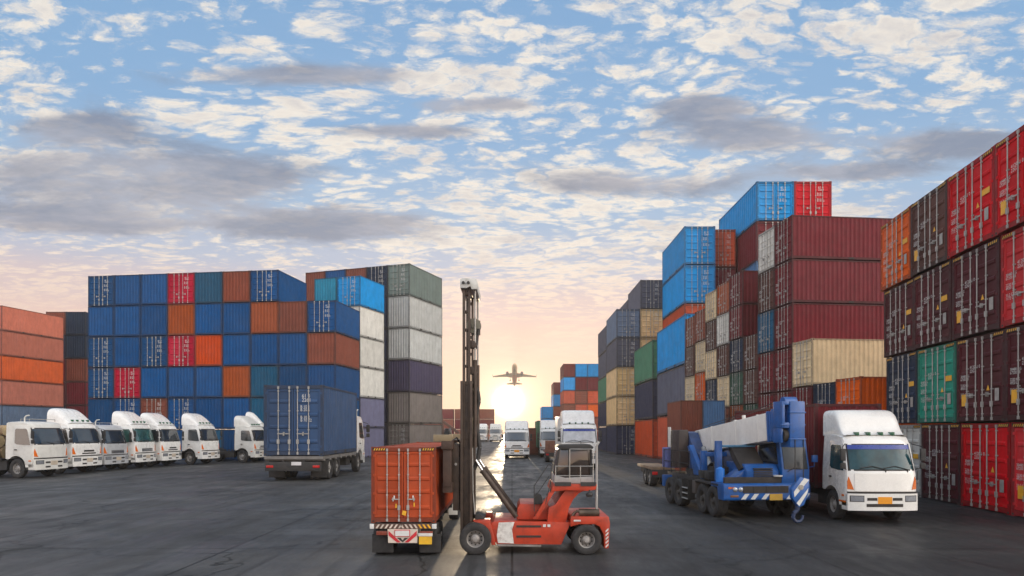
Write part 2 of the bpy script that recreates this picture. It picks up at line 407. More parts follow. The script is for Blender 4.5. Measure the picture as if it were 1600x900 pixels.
OLDWHITE = mat('aged_white_paint', (.62, .61, .57), .4, vary=.06, dirt=.32, dirtcol=(.34, .30, .26), scale=2.4)
GLASS = mat('dark_cab_glass', (.018, .022, .025), .07, vary=.3, spec=.8, scale=2)
GREENGLASS = mat('green_cab_glass', (.03, .085, .075), .08, vary=.45, spec=.8, scale=1.6)
CHROME = mat('chrome', (.75, .75, .76), .16, 1.0, vary=.05)
LAMPG = mat('headlamp_glass', (.34, .36, .39), .12, .5, vary=.15, scale=9)
ORL = mat('orange_lens', (.60, .13, .01), .2, vary=.1)
REDL = mat('red_lens', (.45, .012, .012), .22, vary=.1)

def haze():
    m = bpy.data.materials.new('haze'); m.use_nodes = True
    t = m.node_tree; t.nodes.clear()
    v = t.nodes.new('ShaderNodeVolumePrincipled'); v.inputs['Color'].default_value = (.96, .93, .90, 1); v.inputs['Density'].default_value = .0005; v.inputs['Anisotropy'].default_value = .50
    o_ = t.nodes.new('ShaderNodeOutputMaterial'); t.links.new(v.outputs[0], o_.inputs['Volume'])
    o = MB().box(-530, 530, -70, 650, -1, 85).build('haze', m, smooth=0)
    o['kind'] = 'stuff'; o['label'] = 'thin warm evening haze over the yard'
haze()
# ------------------------------------------------------------------ shipping containers
CW, CH = 2.44, 2.59
def corr_wall(mb, plane, pos, a0, a1, z0, z1, pitch, depth, outward, mi=0):
    """trapezoid corrugated sheet; plane 'x' runs along y at x=pos, plane 'y' runs along x at y=pos"""
    n = max(2, round((a1 - a0) / pitch)); p = (a1 - a0) / n
    pts = []
    for i in range(n):
        s = a0 + i * p
        pts += [(s, 0), (s + .30 * p, 0), (s + .45 * p, 1), (s + .85 * p, 1)]
    pts.append((a1, 0))
    v = []
    for a, d in pts:
        q = pos - outward * depth * d
        for z in (z0, z1): v.append((q, a, z) if plane == 'x' else (a, q, z))
    f = [(2 * i, 2 * i + 2, 2 * i + 3, 2 * i + 1) for i in range(len(pts) - 1)]
    mb.add(v, f, mi)
def cont_meshes(Lc, blank):
    h = CW / 2
    b = MB()
    for sgn in (-1, 1): corr_wall(b, 'x', sgn * (h - .012), .10, Lc - .10, .16, CH - .07, .30, .042, sgn)
    corr_wall(b, 'y', Lc - .012, -h + .08, h - .08, .16, CH - .08, .26, .042, 1)
    if blank: corr_wall(b, 'y', .014, -h + .10, h - .10, .16, CH - .08, .285, .045, -1)
    b.grid(lambda u, w: (w, u, CH - .035 - (.02 if int(round(u * 7)) % 2 else 0)), [.05 + i * (Lc - .1) / 30 for i in range(31)], [-h + .03, h - .03])
    b.add([(-h + .03, .1, .10), (h - .03, .1, .10), (h - .03, Lc - .05, .10), (-h + .03, Lc - .05, .10)], [(0, 1, 2, 3)])
    body = b.mesh('container_body', PAINT['blue'], smooth=0, recalc=False)
    f = MB()
    for sx_ in (-1, 1):
        for y0, y1 in ((0, .09), (Lc - .09, Lc)):
            f.box(sx_ * h - (.12 if sx_ > 0 else 0), sx_ * h + (.12 if sx_ < 0 else 0), y0 + .004, y1 - .004, .11, CH - .11)
        f.box(*sorted((sx_ * (h - .006), sx_ * (h - .07))), .09, Lc - .09, .025, .165)
        f.box(*sorted((sx_ * (h - .006), sx_ * (h - .07))), .09, Lc - .09, CH - .09, CH - .018)
    for y0, y1 in ((.006, .10), (Lc - .10, Lc - .006)):
        f.box(-h + .1, h - .1, y0, y1, .03, .17)
        f.box(-h + .1, h - .1, y0, y1, CH - .15 if (not blank and y0 < 1) else CH - .09, CH - .015)
    for sx_ in (-1, 1):
        for y0, y1 in ((0, .178), (Lc - .178, Lc)):
            for z0, z1 in ((0, .118), (CH - .118, CH)):
                f.box(sx_ * h - (.162 if sx_ > 0 else 0), sx_ * h + (.162 if sx_ < 0 else 0), y0, y1, z0, z1)
    # dark holes of the castings and fork pockets
    k = f
    for sx_ in (-1, 1):
        for z in (.059, CH - .059):
            k.box(sx_ * (h - .08) - .035, sx_ * (h - .08) + .035, -.003, .03, z - .03, z + .03, 1)
            for yy in (.09, Lc - .09): k.box(*sorted((sx_ * (h + .003), sx_ * (h - .03))), yy - .035, yy + .035, z - .03, z + .03, 1)
        for yy in (Lc * .33, Lc * .62): k.box(*sorted((sx_ * (h - .003), sx_ * (h - .05))), yy - .18, yy + .18, .035, .15, 1)
    frame = f.mesh('container_frame', [FRAMEM['blue'], UNDER], smooth=0)
    return body, frame
def door_meshes():
    out = []
    for s in (-1, 1):
        d = MB(); x0, x1 = (.012, 1.10) if s > 0 else (-1.10, -.012)
        d.box(x0, x1, .045, .085, .18, 2.425)
        d.box(x0, x1, .018, .05, .18, .26); d.box(x0, x1, .018, .05, 2.35, 2.425)
        d.box(x0, x0 + .07, .018, .05, .26, 2.35); d.box(x1 - .07, x1, .018, .05, .26, 2.35)
        for z in (.52, 1.06, 1.50, 1.98):
            v = [(x0 + .11, .046, z - .075), (x1 - .11, .046, z - .075), (x1 - .11, .046, z + .075), (x0 + .11, .046, z + .075),
                 (x0 + .13, .012, z - .035), (x1 - .13, .012, z - .035), (x1 - .13, .012, z + .035), (x0 + .13, .012, z + .035)]
            d.add(v, [(4, 5, 6, 7), (0, 1, 5, 4), (1, 2, 6, 5), (2, 3, 7, 6), (3, 0, 4, 7)])
        for z in (.34, 1.0, 1.62, 2.28):
            xx = x1 if s > 0 else x0
            d.box(xx - .05, xx + .05, -.004, .03, z - .04, z + .04)
        out.append(d.mesh('container_door', PAINT['blue'], smooth=0, bevel=.004, seg=1))
    return out
def bar_mesh(handle):
    b = MB(); b.tube((0, -.012, .07), (0, -.012, 2.52), .018, n=8)
    for z in (.10, 2.49): b.box(-.036, .036, -.030, .02, z - .05, z + .04)
    for z in (.24, .95, 1.64, 2.36): b.box(-.034, .034, -.026, .03, z - .018, z + .018)
    if handle:
        b.box(-.03, .27 * handle, -.045, -.022, .79, .825) if handle > 0 else b.box(.27 * handle, .03, -.045, -.022, .79, .825)
        b.box(-.05, .05, -.04, .0, .44, .60)
        b.box(.22 * handle - .02, .22 * handle + .02, -.05, .03, .74, .87)
    return b.mesh('locking_bar', GALV, smooth=40)
SHORT, LONG = 6.06, 12.19
CM = {(l, bl): cont_meshes(l, bl) for l in (SHORT, LONG) for bl in (False, True)}
DOORS = door_meshes()
BARS = [bar_mesh(0), bar_mesh(1), bar_mesh(-1)]
def far_marks():
    a = text_mesh('marking', ['61 0', '2261'], .17, MARKW, dy=1.0); return a
MARK_A = text_mesh('number_lettering', ['61 0', '2261'], .19, MARKW, dy=.78)
MARK_B = text_mesh('weight_lettering', ['B 10 1', 'B 20 1'], .15, MARKW, dy=.74)
MARK_B2 = text_mesh('weight_lettering', ['B 10 2', 'B 70 22'], .15, MARKW, dy=.74)
MARK_C = text_mesh('weight_lettering', ['30480 KG', '67200 LB'], .115, MARKW, dy=.80)
MARK_C2 = text_mesh('weight_lettering', ['2230 KG', '4920 LB'], .115, MARKW, dy=.80)
MARK_C3 = text_mesh('volume_lettering', ['33.2 CUM', '1172 CFT'], .115, MARKW, dy=.80)
MARK_D = text_mesh('number_lettering', ['412061 0', '22G1'], .14, MARKW, dy=.80)
STK = {}
def sticker(name, w, h, m, tri=False):
    k = (name, w, h, m.name, tri)
    if k not in STK:
        b = MB()
        b.prism([(-w / 2, -h / 2), (w / 2, -h / 2), (0, h / 2)] if tri else [(-w / 2, -h / 2), (w / 2, -h / 2), (w / 2, h / 2), (-w / 2, h / 2)], 'y', -.003, .001)
        STK[k] = b.mesh(name, m, smooth=0)
    return STK[k]
def hazard_mesh():
    out = []
    for s in (-1, 1):
        b = MB(); b.box(s * .92 - .24, s * .92 + .24, -.004, .004, CH - .125, CH - .045, 0)
        for i in range(5):
            x = s * .92 - .21 + i * .09
            b.add([(x, -.007, CH - .12), (x + .04, -.007, CH - .12), (x + .075, -.007, CH - .05), (x + .035, -.007, CH - .05)], [(0, 1, 2, 3)], 1)
        out.append(b.mesh('hazard_strip', [UNDER, YELLOW], smooth=0))
    return out
HAZ = hazard_mesh()
USED = set()
def container(color, loc, yaw, w, l, h, label, group, doors=False, detail=1, long_=None, mark='far', rust=0, own=None):
    """door or blank end stands at loc facing local -Y; w, l, h are the size as it stands in the yard"""
    long_ = (l / h > 3.4) if long_ is None else long_
    Lc = LONG if long_ else SHORT
    assert label not in USED, label
    USED.add(label); assert len(label.split()) <= 16, label
    t = thing('shipping_container', label, 'container', loc, yaw, group, (w / CW, l / Lc, h / CH * .990))
    body, frame = CM[(Lc, not doors)]
    P_, F_ = PAINT[color], FRAMEM[color]
    place('body', body, t, [P_])
    fo = place('frame', frame, t, [F_])
    if doors:
        for i, s in enumerate((-1, 1)):
            d = place('door', DOORS[i], t, [P_])
            if detail >= 1:
                for j, x in enumerate((.17 * s, .62 * s)):
                    bo = place('locking_bar', BARS[0 if j else (1 if s > 0 else 2)] if not (detail >= 2 and j) else BARS[2 if s > 0 else 1], d); bo.location = (x, 0, 0)
        if detail >= 1 and mark:
            if mark == 'far':
                a = place('number_lettering', MARK_A, d); a.location = (.34, .008, 2.12)
                a = place('weight_lettering', MARK_B, d); a.location = (.28, .008, 1.74)
                a = place('weight_lettering', MARK_B2, d); a.location = (.28, .008, 1.36)
            else:
                lft = [c for c in t.children if c.name.startswith('door')][0]
                a = place('number_lettering', MARK_D, lft); a.location = (-.50, .008, 1.62)
                a = place('weight_lettering', MARK_C, lft); a.location = (-1.0, .008, 1.38)
                a = place('weight_lettering', MARK_C2, lft); a.location = (-1.0, .008, 1.10)
                a = place('volume_lettering', MARK_C3, lft); a.location = (-1.0, .008, .82)
                if detail >= 2:
                    r_ = random.Random(sum(map(ord, label)) * 7)
                    a = place('warning_sticker', sticker('warning_sticker', .16, .16, YELLOW, True), d); a.location = (.42, .008, .95 + r_.random() * .3)
                    a = place('data_plate', sticker('data_plate', .19, .36, GALV), d); a.location = (.84, .008, .78)
                    if r_.random() < .4:
                        a = place('yellow_label', sticker('yellow_label', .40, .17, YELLOW), d); a.location = (.80, .008, 1.44)
                    if r_.random() < .25:
                        a = place('yellow_label', sticker('yellow_label', .24, .36, YELLOW), lft); a.location = (-.82, .008, .68)
                    for s_ in (0, 1): place('hazard_strip', HAZ[s_], fo)
    return t
ORD = ['first', 'second', 'third', 'fourth', 'fifth', 'sixth', 'seventh', 'eighth', 'ninth', 'tenth', 'eleventh']
def tier(i, n): return 'top tier' if i == n - 1 else ('ground tier' if i == 0 else ORD[i] + ' tier')
def block(cols, corner, yaw, pitch, w, l, h, where, group, colname, long_=None, detail=1, mark='far', side='left', stagger=(0, 0), hs=None):
    """cols: list of columns, each a list of (color, doors) from the ground up. corner: base of the block's right-hand front corner (facing the ends).
    side 'left': later columns step to the left seen from the front."""
    cx, cy = corner; rx, ry = math.cos(yaw), math.sin(yaw)
    for k, colm in enumerate(cols):
        hk = hs[k] if hs else h
        n = len(colm)
        for i, e in enumerate(colm):
            if e is None: continue
            color, doors = e
            off = -(k + .5) * pitch
            jit = rnd.uniform(-.02, .02)
            x = cx + rx * off + stagger[0] * (n - 1 - i); y = cy + ry * off + stagger[1] * (n - 1 - i)
            fx, fy = -math.sin(yaw) * jit, math.cos(yaw) * jit
            lab = f"{color} container{' showing doors' if doors else ''}, {tier(i, n)}, {colname(k, len(cols))} {where}"
            container(color, (x + fx + rnd.uniform(-.012, .012), y + fy, i * hk), yaw + R(rnd.uniform(-.22, .22)), w, l, hk, lab, group, doors, detail, long_, mark)
Y, N_ = True, False
def c(*names): return [(n.rstrip('*'), n.endswith('*')) for n in names]
fromleft = lambda k, n: ('rightmost column' if k == 0 else ('leftmost column' if k == n - 1 else ORD[n - 1 - k] + ' column'))
# --- the big blue stack behind the parked white trucks (nine columns; right one first)
A_cols = [
 c('navy', 'deep blue', 'blue', 'rust brown', 'blue*'),
 c('deep blue', 'blue', 'deep blue', 'blue', 'rust brown'),
 c('deep blue', 'dull blue', 'dull blue', 'blue', 'burnt orange', 'blue*'),
 c('deep blue', 'blue', 'burnt orange', 'blue', 'blue', 'rust brown'),
 c('dull blue', 'blue', 'blue', 'red orange', 'blue', 'dull blue'),
 c('deep blue', 'blue*', 'blue', 'crimson*', 'burnt orange', 'crimson*'),
 c('deep blue', 'rust brown*', 'blue', 'deep blue*', 'blue', 'blue'),
 c('deep blue', 'blue*', 'crimson*', 'blue', 'blue', 'blue'),
 c('blue', 'deep blue', 'deep blue*', 'deep blue*', 'blue', 'deep blue*'),
]
ya = R(-8)
block(A_cols, (X_at(525, 58.5), 58.5), ya, 2.53, 2.49, 5.6, 2.69, 'of the stack behind parked trucks', 'containers in the big blue stack', fromleft)
# --- second stack behind its right end
B_cols = [c('grey lilac', 'grey lilac', 'white', 'white', 'white', 'bright blue*'), c('navy', 'navy', 'navy', 'grey', 'grey', 'teal blue')]
block(B_cols, (X_at(563, 66), 66), R(-18), 2.50, 2.46, 4.7, 2.86, 'of the white sided stack', 'containers in the white sided stack', fromleft)
# --- third stack, the grey tower
C_cols = [c('grey brown*', 'grey brown', 'purple navy', 'light grey', 'light grey', 'grey green*'),
          c('navy', 'navy', 'navy', 'navy', 'navy', 'dark navy*'), c('rust brown', 'navy', 'rust brown', 'navy', 'navy', 'rust brown'),
          c('navy', 'blue', 'navy', 'blue', 'navy', 'blue'), c('navy', 'navy', 'rust brown', 'navy', 'navy', 'rust brown')]
block(C_cols, (X_at(640, 72), 72), R(-20), 2.54, 2.50, 7.7, 3.29, 'of the grey tower', 'containers in the tall grey tower', fromleft)
# --- salmon stack at the far left, long sides to the camera
O_cols = [c('dark navy', 'grey blue', 'salmon', 'orange', 'salmon', 'salmon')]
block(O_cols, (X_at(3, 75), 75), R(-11.5), 2.5, 2.46, 8.0, 2.66, 'salmon stack beside the log truck', 'containers in the salmon stack', lambda k, n: 'long side out,', long_=True)
K_cols = [c('navy', 'maroon', 'maroon', 'rust brown', 'dark navy', 'dark navy'), c('navy', 'navy', 'maroon', 'maroon', 'navy', 'rust brown')]
block(K_cols, (X_at(134, 85), 85), 0, 2.42, 2.38, 6.0, 2.83, 'of the dark stack past the salmon one', 'containers in the dark left stack', fromleft)

# --- wall of doors at the right edge
near = lambda k, n: ('column nearest the lens' if k == 0 else ('column furthest off' if k == n - 1 else ORD[k] + ' column from the near end'))
R1 = [c('bright red*', 'dark maroon*', 'bright red*', 'bright red*'), c('bright red*', 'dark maroon*', 'dark maroon*', 'bright red*'),
      c('dark maroon*', 'sea green*', 'dark maroon*', 'brown*'), c('white*', 'dark navy*', 'dark maroon*', 'bright orange*')]
y1 = R(-96.7)
u1 = Vector((.117, .993))
c1 = Vector((14.75, 22.45)) + u1 * -4.0
near_w = lambda k, n: ['frame edge column', 'second column', 'third column', 'column beside truck'][k]
block(R1, (c1.x, c1.y), y1, 2.87, 2.83, 12, 2.80, 'of the right door wall', 'containers in the right hand door wall', near_w, long_=True, detail=2, mark='near', stagger=(.07, -.13))
# --- mixed wall that runs away behind the crane
u2 = Vector((-.114, .9935)); a2 = Vector((15.6, 31.5)); y2 = R(-83.5)
def rc(seed, n, top):
    r = random.Random(seed); pal = ['maroon', 'brown', 'maroon', 'beige', 'white', 'burnt orange', 'dark navy', 'rust brown', 'dark green', 'red orange', 'grey', 'brown']
    return [(r.choice(pal), True) for _ in range(n - len(top))] + [(t, True) for t in top]
W2 = [c('maroon*', 'bright orange*'), c('maroon*', 'dark navy*'), c('maroon*', 'maroon*', 'beige*'),
      c('maroon*', 'maroon*', 'maroon*', 'maroon*', 'maroon*', 'maroon*'), c('brown*', 'maroon*', 'maroon*', 'dull blue*', 'brown*', 'white*'),
      c('red orange*', 'dark green*', 'brown*', 'brown*'),
      c('brown*', 'burnt orange*', 'dark green*', 'dark navy*', 'maroon*', 'maroon*'), c('maroon*', 'rust brown*', 'beige*', 'brown*', 'white*', 'burnt orange*'),
      c('brown*', 'burnt orange*', 'dark navy*', 'beige*', 'brown*', 'beige*'), c('burnt orange*', 'beige*', 'orange*', 'beige*', 'rust brown*'),
      c('beige*', 'beige*', 'beige*', 'brown*', 'rust brown*')]
hs2 = [2.5, 2.45, 2.41, 2.345, 2.345, 2.08, 2.08, 2.05, 2.02, 2.24, 2.2]
block(W2, (a2.x, a2.y), y2, 2.0, 1.965, 10.2, 2.3, 'of mixed wall behind crane', 'containers in the mixed wall behind the crane', lambda k, n: ORD[k] + ' column along', long_=True, hs=hs2, mark='near')
# --- orange, navy and blue stacks
only = lambda s: (lambda k, n: s)
block([c('red orange', 'slate', 'bright blue')], (X_at(1070, 54) + 3.0, 54), 0, 3.0, 2.96, 10.5, 3.86, 'blue topped stack above the crane tail', 'containers in the blue topped stack', only('in'))
block([c('red orange*', 'navy*', 'green*')], (X_at(1019, 65) + 2.6, 65), 0, 2.6, 2.56, 9.5, 3.67, 'green topped stack', 'containers in the green topped stack', only('in'))
block([c('navy', 'slate', 'bright blue', 'red orange*', 'bright blue*', 'bright blue*')], (X_at(1069, 66) + 2.95, 66), 0, 2.95, 2.92, 9.7, 3.63, 'of twin blue tower', 'containers in the twin blue tower', only('left column'))
block([c('maroon*', 'maroon*', 'maroon*', 'maroon*', 'maroon*', 'red orange*')], (X_at(1069, 66) + 2.98 + 2.2, 67), 0, 2.2, 2.18, 9.0, 3.63, 'of twin blue tower', 'containers in the twin blue tower', only('right column'))
# grey and cream stack
block([c('navy*', 'cream*', 'navy*', 'cream*', 'cream*', 'slate*'), c('navy*', 'cream*', 'cream*', 'slate*', 'grey blue*')], (X_at(963, 76) + 5.16, 76), 0, 2.58, 2.54, 8.2, 3.15, 'of the cream and navy stack', 'containers in the cream and navy stack', fromleft)
block([c('navy', 'navy', 'navy', 'navy', 'navy', 'slate'), c('navy', 'navy', 'green', 'slate', 'slate')], (X_at(947, 85) + 5.16, 85), 0, 2.58, 2.54, 8.0, 3.07, 'of the rear navy stack', 'containers in the navy stack beyond', fromleft)
# tallest stack
block([c('maroon*', 'maroon*', 'maroon*', 'maroon*', 'maroon*', 'maroon*', 'red*'), c('navy*', 'navy*', 'navy*', 'navy*', 'steel blue*', 'maroon*', 'bright blue*')], (X_at(1182, 62) + 6.65, 62), 0, 3.33, 3.29, 11.4, 3.51, 'of the tallest tower', 'containers in the tallest tower', fromleft)
# distant stacks down the lane
block([c('rust brown', 'rust brown*', 'orange*', 'red orange*', 'maroon', 'bright blue'), c('rust brown*', 'orange*', 'red orange*', 'rust brown*', 'maroon', 'bright blue'), c('maroon*', 'rust brown*', 'rust brown*', 'red orange', 'bright blue', 'maroon')],
      (X_at(937, 136), 136), 0, 2.35, 2.3, 9, 2.6, 'of distant blue and maroon stack', 'containers in the distant stack', fromleft, detail=0)
block([c('maroon', 'rust brown', 'rust brown', 'bright blue', 'maroon*'), c('orange', 'bright blue', 'bright blue')], (X_at(880, 150) + .3, 150), 0, 2.4, 2.35, 9, 2.6, 'of the low far stack past it', 'containers in the farthest lane stack', fromleft, detail=0)
for k, (px0, names) in enumerate(((648, ('maroon', 'rust brown', 'maroon')), (711, ('rust brown', 'maroon', 'rust brown')))):
    for i, nme in enumerate(names):
        container(nme, (X_at(px0, 215), 215, i * 3.1), R(-90), 2.6, 12.0, 3.1, f"{'faded ' + nme} container, {tier(i, 3)}, {('left', 'right')[k]} pile in the hazy distance", 'containers in the hazy distance', False, 0, True)
# pair behind the crane
for k, (nme, p0) in enumerate((('rust brown', 1080.5), ('steel blue', 1115.5))):
    for i in range(2):
        lab = f"{'small ' + nme} container, {('lower', 'upper')[i]} one, of the pair behind the crane"
        container(nme, (X_at(p0, 42), 42, i * 2.19), 0, 1.31, 3.6, 2.19, lab, 'small containers behind the crane', False, 1)
# ------------------------------------------------------------------ cab-over trucks (front at y=0 facing -Y)
def lerp_tab(tab, z):
    for (a, b), (c_, d) in zip(tab, tab[1:]):
        if z <= c_: return b + (d - b) * max(0, (z - a)) / (c_ - a)
    return tab[-1][1]
YF = [(.40, .03), (.98, .03), (1.2, .045), (1.5, .065), (1.56, .085), (2.34, .36), (2.52, .44), (2.62, .60)]
yf = lambda z: lerp_tab(YF, z)
hw = lambda z: 1.2 * (1 - .055 * min(1, max(0, (z - 1.45) / 1.15)))
def fr(u, z, off=0.0): return (u * hw(z), yf(z) + .15 * abs(u) ** 4 - off, z)
def patch(mb, u0, u1, z0, z1, off, nu=8, nz=4, back=-.02, mi=0, shear=0.0):
    us = [u0 + (u1 - u0) * i / nu for i in range(nu + 1)]; zs = [z0 + (z1 - z0) * i / nz for i in range(nz + 1)]
    sh = lambda u, z: u + shear * (z - z0) / (z1 - z0)
    mb.grid(lambda u, z: fr(sh(u, z), z, off), us, zs, mi)
    ring = [(u, z0) for u in us] + [(u1, z) for z in zs[1:]] + [(u, z1) for u in us[::-1][1:]] + [(u0, z) for z in zs[::-1][1:-1]]
    v = [fr(sh(u, z), z, off) for u, z in ring] + [fr(sh(u, z), z, back) for u, z in ring]; n = len(ring)
    mb.add(v, [(i, (i + 1) % n, n + (i + 1) % n, n + i) for i in range(n)], mi)
    return mb
def sidepoly(mb, s, poly, o0, o1, mi=0):
    n = len(poly)
    v = [(s * (hw(z) + o), y, z) for o in (o0, o1) for y, z in poly]
    return mb.add(v, [(i, (i + 1) % n, n + (i + 1) % n, n + i) for i in range(n)] + [tuple(range(n))[::-1], tuple(range(n, 2 * n))], mi)
TM = {}
def wheel_meshes():
    ty = MB().lathe([(.27, -.13), (.30, -.145), (.42, -.15), (.475, -.135), (.495, -.10), (.488, -.075), (.5, -.07), (.5, -.01), (.488, -.005), (.488, .005), (.5, .01), (.5, .07), (.488, .075), (.495, .10), (.475, .135), (.42, .15), (.30, .145), (.27, .13), (.27, -.13)], (0, 0, 0), 'x', 36)
    TM['tyre'] = ty.mesh('tyre', BLACKR, smooth=30)
    rm = MB().lathe([(.272, -.13), (.29, -.135), (.285, -.115), (.25, -.10), (.235, -.03), (.16, -.005), (.14, -.07), (.11, -.09), (.085, -.10), (.08, -.15), (.0, -.155)], (0, 0, 0), 'x', 28)
    for i in range(8):
        t = 2 * math.pi * i / 8
        rm.tube((-.085, .125 * math.cos(t), .125 * math.sin(t)), (-.02, .125 * math.cos(t), .125 * math.sin(t)), .014, n=6)
    for i in range(10):
        t = 2 * math.pi * (i + .5) / 10
        rm.tube((-.026, .2 * math.cos(t), .2 * math.sin(t)), (-.012, .2 * math.cos(t), .2 * math.sin(t)), .024, n=8, mi=1)
    TM['rim'] = rm.mesh('rim', [mat('wheel_rim', (.30, .29, .28), .5, .3, vary=.2, dirt=.5), UNDER], smooth=35)
wheel_meshes()
def wheel(parent, x, y, r, w=.3, side=-1, rimmat=None):
    o = place('wheel', TM['tyre'], parent); o.location = (x, y, r); o.scale = (w / .3 * (1 if side < 0 else -1), r / .5, r / .5)
    rr = place('rim', TM['rim'], o)
    if rimmat: rr.material_slots[0].link = 'OBJECT'; rr.material_slots[0].material = rimmat
    return o
def cab_mesh(paint):
    prof = [(.03, .56)] + [(yf(z), z) for z in (.98, 1.2, 1.5, 1.56, 1.9, 2.34, 2.46, 2.56, 2.62)] + [(.85, 2.65), (1.3, 2.67), (1.90, 2.65), (1.97, 2.58), (1.98, 1.6), (1.98, 1.0), (1.90, .97)]
    for i in range(9):
        t = R(48 + i * 12.5); prof.append((1.32 + .64 * math.cos(t), .50 + .64 * math.sin(t)))
    prof += [(.70, .56)]
    us = [-1, -.985, -.94, -.84, -.65, -.35, 0, .35, .65, .84, .94, .985, 1]
    mb = MB(); n = len(prof); v = []
    for u in us:
        for y, z in prof:
            fy = max(0, 1 - max(0, y - yf(min(max(z, .4), 2.62))) / .5)
            inset = .985 if abs(u) == 1 else 1
            zz = z - (.05 * abs(u) ** 8 if z > 2.6 else 0)
            v.append((u * hw(z), y + .15 * abs(u) ** 4 * fy + (.03 if abs(u) == 1 and y < .7 else 0), zz))
    f = []
    for i in range(len(us) - 1):
        for j in range(n):
            k = (j + 1) % n; f.append((i * n + j, i * n + k, (i + 1) * n + k, (i + 1) * n + j))
    f += [tuple(range(n))[::-1], tuple((len(us) - 1) * n + j for j in range(n))]
    mb.add(v, f); return mb.mesh('cab', paint, smooth=38)
def deflector_mesh(paint, style):
    mb = MB(); secs = []
    T = 14
    for i in range(T + 1):
        t = i / T; y = .56 + 1.5 * t
        if style == 'box': s = 1 / (1 + math.exp(-(t - .30) * 13)); s = (s - .02) / .98; h = 1.02 * max(.03, s)
        else: h = 1.0 * max(.03, math.sin(min(1, t * 1.08) * math.pi / 2) ** 1.15)
        wd = 1.10 - (.10 * (1 - t) if style != 'box' else .04 * (1 - t)) + (.04 * t)
        ring = []
        for k in range(17):
            a = math.pi * k / 16; cx = math.cos(a); sn = math.sin(a); p = .20 if style == 'box' else .42
            ring.append((wd * math.copysign(abs(cx) ** p, cx), y - (0.0 if t > 0 else .02), 2.60 + h * abs(sn) ** p))
        secs.append(ring)
    n = 17; v = [p for s in secs for p in s]
    f = [(i * n + j, i * n + j + 1, (i + 1) * n + j + 1, (i + 1) * n + j) for i in range(T) for j in range(n - 1)]
    f += [tuple(T * n + j for j in range(n))]
    mb.add(v, f); return mb.mesh('roof_deflector', paint, smooth=50)
DOORP = [(.25, .72), (.25, 1.5), (.52, 2.36), (.62, 2.47), (1.42, 2.47), (1.5, 2.40), (1.5, 1.20), (1.28, 1.17), (1.02, 1.10), (.80, .90), (.70, .70)]
WINP = [(.40, 1.56), (.62, 2.24), (.70, 2.32), (1.34, 2.32), (1.40, 2.26), (1.40, 1.66), (1.30, 1.60), (.80, 1.56)]
